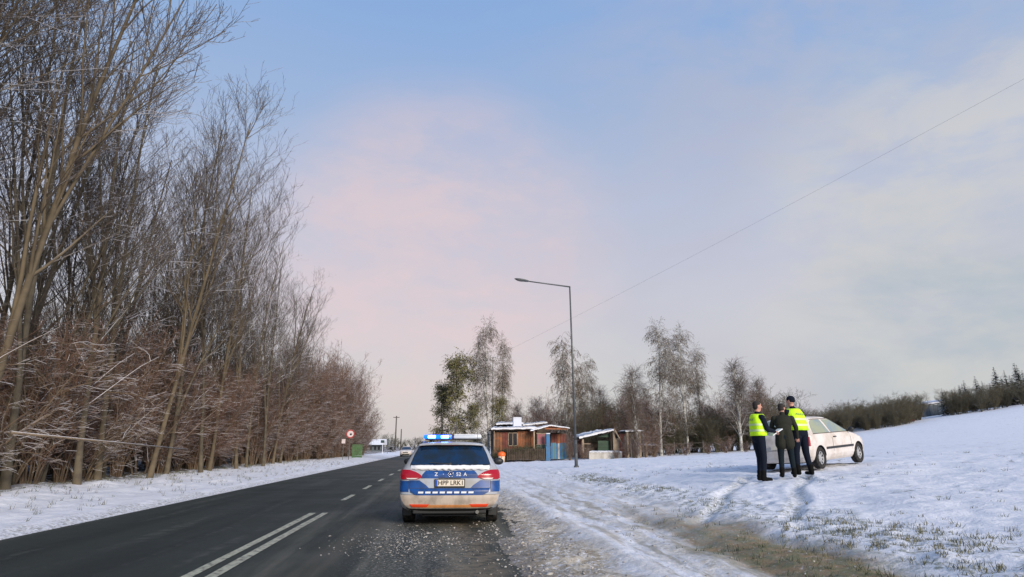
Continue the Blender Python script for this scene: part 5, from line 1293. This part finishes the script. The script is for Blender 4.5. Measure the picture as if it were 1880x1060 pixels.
put_tree(CO[1], 7, 1003, 70, 745, 'small green pine top behind the huts left of the lamp', wx=1.3)
put_tree(BS, 7, 945, 74, 745, 'pale twiggy tree rising behind the white roof box', wx=1.0, rz=1.0)
put_tree(BS, 7, 1110, 66, 715, 'pale bare tree behind the pent roof of the green shed', wx=1.1, rz=3.0)
put_tree(BS, 7, 1190, 64, 722, 'twiggy tree between the small frosty tree and the birch pair', wx=1.0, rz=5.2)
# shrubs behind the sheds and along the field edge
for i in range(66):
    px = 1066 + i * 6.1 + rng.uniform(-6, 6); y = rng.uniform(58, 70); pr = (SH + HD + GS)[rng.randrange(7)]
    x = at(px, 830, y).x
    lab, gr = ('green brown shrub behind the sheds right of the street lamp', 'shrubs behind the sheds') if px < 1200 else ('bare olive brown shrub along the far edge of the snow field', 'shrubs along the field edge')
    pr.put(x, y, rng.uniform(0, 6.28), rng.uniform(.8, 1.35), lab, 'shrub', gr)
for i in range(9):
    x = at(912 + i * 10 + rng.uniform(-3, 3), 830, YD + .25).x
    GS[0].put(x, YD + .3, rng.uniform(0, 6), rng.uniform(.36, .48), 'snow dusted garden bush behind the low slat fence', 'bush', 'bushes behind the low slat fence')
for i in range(14):
    px = 925 + i * 11 + rng.uniform(-4, 4); y = rng.uniform(61, 72); SH[rng.randrange(4)].put(at(px, 830, y).x, y, rng.uniform(0, 6), rng.uniform(.8, 1.2), 'brownish shrub showing above the hut roofs', 'shrub', 'shrubs above the hut roofs')
for i in range(6):
    px = 1195 + i * 34 + rng.uniform(-8, 8); SH[3].put(at(px, 830, 55.5).x, 55.5, rng.uniform(0, 6), rng.uniform(.3, .5), 'low snowy bush at the near foot of the birches', 'bush', 'low bushes in front of the birches')
for i, (px, yy, sc_) in enumerate(((1150, 51.6, .36), (1167, 51.2, .42), (1186, 51.8, .40), (1131, 52.0, .25), (1200, 53, .6))):
    SH[i % 4].put(at(px, 830, yy).x, yy, rng.uniform(0, 6), sc_, 'bare brown bush in front of the pickets right of the low white wall', 'bush', 'bushes in front of the pickets')
for i, (px, yy, sc_) in enumerate(((1046, 52.4, .5), (1072, 52.2, .36))):
    SH[i].put(at(px, 830, yy).x, yy, i * 2.0, sc_, ('bare bush left of the lamp post foot beside the blue fence', 'small bare bush at the left end of the low white wall')[i], 'bush')
put_tree(BS, 7, 1172, 52.5, 722, 'slender frosty tree standing in front of the pickets', wx=.9, rz=3.3)
# dark hedge behind the crest
for i in range(84):
    px = 1462 + i * 2.7 + rng.uniform(-5, 5); y = rng.uniform(104, 122); x = at(px, 800, y).x
    HD[rng.randrange(2)].put(x, y, rng.uniform(0, 6.28), rng.uniform(.85, 1.3), 'dark olive hedge shrub behind the crest of the snow field', 'shrub', 'hedge behind the crest', dz=-.5)
for i in range(40):
    px = 1745 + i * 4.0 + rng.uniform(-5, 5); y = rng.uniform(116, 150); x = at(px, 800, y).x
    CO[rng.randrange(2)].put(x, y, rng.uniform(0, 6.28), rng.uniform(.45, .95) * (1 + (px - 1745) / 350), 'dark conifer in the row on the crest at the right edge', 'tree', 'conifers on the right crest')
for i in range(50):
    px = 1680 + i * 4.6 + rng.uniform(-5, 5); y = rng.uniform(108, 120) if px > 1745 or px < 1700 else rng.uniform(160, 170); x = at(px, 800, y).x
    HD[rng.randrange(2)].put(x, y, rng.uniform(0, 6.28), rng.uniform(.75, 1.1), 'green grey shrub among the conifers on the right crest', 'shrub', 'shrubs among the right conifers')
# far end of the road
put_tree(CO[0], 8, 761, 210, 800, 'lone dark spruce at the far end of the road left of the blue lights')
put_tree(CO[1], 7, 718, 140, 799, 'dark green conifer at the far roadside left of the wooden poles', wx=1.4)
for i in range(30):
    px = 640 + i * 9 + rng.uniform(-4, 4); y = rng.uniform(180, 260); x = at(px, 800, y).x
    if 716 < px < 775: y = 330; x = at(px, 800, y).x
    HD[rng.randrange(2)].put(x, y, rng.uniform(0, 6.28), rng.uniform(.9, 1.3), 'hazy far shrub closing the view at the end of the road', 'shrub', 'far shrubs at the end of the road')

# ------------------------------------------------------------------ stuff on the ground
def blades(name, pts, hgt, rngs, m, per=6, wid=.006):
    n = len(pts) * per; c = np.repeat(pts, per, axis=0) + np.concatenate([rngs.randn(n, 2) * .03, np.zeros((n, 1))], 1)
    h = (np.repeat(hgt, per) * (.5 + .8 * rngs.rand(n)))[:, None]; a = rngs.rand(n) * 2 * PI; side = np.stack([np.cos(a), np.sin(a), 0 * a], 1) * wid
    ln = np.concatenate([rngs.randn(n, 2) * .45, np.ones((n, 1))], 1); ln /= np.linalg.norm(ln, axis=1, keepdims=True)
    V = np.stack([c - side, c + side, c + side * .3 + ln * h, c - side * .3 + ln * h], 1).reshape(-1, 3)
    o = np_mesh(name, V, np.arange(len(V)).reshape(-1, 4), m); o['kind'] = 'stuff'; return o
nr_ = np.random.RandomState(9)
def scatter(n, fx, fy):
    x = fx(n); y = fy(n); return x, y
X = np.concatenate([5.1 + nr_.randn(1100) * .35, 5.0 + nr_.randn(300) * .6, 5.8 + nr_.rand(500) ** 1.3 * 12, 3.8 + nr_.randn(250) * .4])
Y = np.concatenate([4 + nr_.rand(1100) ** 1.2 * 22, 3 + nr_.rand(300) * 7, 4 + nr_.rand(500) * 26, 4 + nr_.rand(250) * 9])
ok = (fbm(X * .8, Y * .5, 3) > .12) | (nr_.rand(len(X)) < .12); X, Y = X[ok], Y[ok]
pts = np.stack([X, Y, ground_z(X, Y) - .01], 1)
o = blades('grass_tufts', pts, .03 + .05 * nr_.rand(len(pts)), nr_, M['tuft_dry'], 8, .005); tag(o, 'dry grass poking through the snow at the foot of the slope', 'grass')
X = -7.3 - nr_.rand(900) * 4.6; Y = 6 + nr_.rand(900) * 50; X = np.where(nr_.rand(900) < .45, -10.9 - nr_.rand(900) * 1.2, X)
pts = np.stack([X, Y, ground_z(X, Y) - .01], 1)
o = blades('verge_grass', pts, .06 + .12 * nr_.rand(len(pts)), nr_, M['tuft_dry'], 5, .006); tag(o, 'sparse dry grass along the snowy left verge', 'grass')
# slush and snow crumbs
def lumps(name, X, Y, Z, S, m):
    ico = np.array([(0, 0, 1), (.9, 0, .35), (.28, .85, .35), (-.73, .53, .35), (-.73, -.53, .35), (.28, -.85, .35), (1, .1, -.4), (0, 1, -.4), (-1, 0, -.4), (0, -1, -.4)])
    Fi = np.array([(0, 1, 2), (0, 2, 3), (0, 3, 4), (0, 4, 5), (0, 5, 1), (1, 6, 2), (2, 6, 7), (2, 7, 3), (3, 7, 8), (3, 8, 4), (4, 8, 9), (4, 9, 5), (5, 9, 6), (5, 6, 1)])
    n = len(X); a = nr_.rand(n) * 2 * PI; b = ico[None] * (1 + .35 * nr_.randn(n, 10, 1)) * S[:, None, None] * np.array([1, 1, .6]) * (1 + .3 * nr_.randn(n, 1, 3))
    rot = np.stack([b[..., 0] * np.cos(a)[:, None] - b[..., 1] * np.sin(a)[:, None], b[..., 0] * np.sin(a)[:, None] + b[..., 1] * np.cos(a)[:, None], b[..., 2]], -1)
    V = (rot + np.stack([X, Y, Z], 1)[:, None, :]).reshape(-1, 3); Fs = (Fi[None] + (np.arange(n) * 10)[:, None, None]).reshape(-1, 3)
    o = np_mesh(name, V, Fs, m); o['kind'] = 'stuff'; return o
n = 3400
X = np.concatenate([1.2 + nr_.randn(n) * .36, -.65 + nr_.randn(1000) * .55, 2.6 + nr_.rand(150) * 1.6]); Y = np.concatenate([4.5 + nr_.rand(n) ** 1.2 * 17, 10.3 + nr_.randn(1000) * .8, 4.5 + nr_.rand(150) * 10])
ok = (Y > 4) & ((Y < 12.4) | (X > .55)); X, Y = X[ok], Y[ok]; S = np.clip(np.exp(nr_.randn(len(X)) * .5 - 4.5), .004, .030) * np.where(X < .9, .65, 1)
Z = np.where((X < 1.0), np.maximum(ground_z(X, Y), 0.006), ground_z(X, Y))
o = lumps('slush_crumbs', X, Y, Z, S, M['slush']); tag(o, 'grey crumbs of slush beside and behind the police car', 'slush')
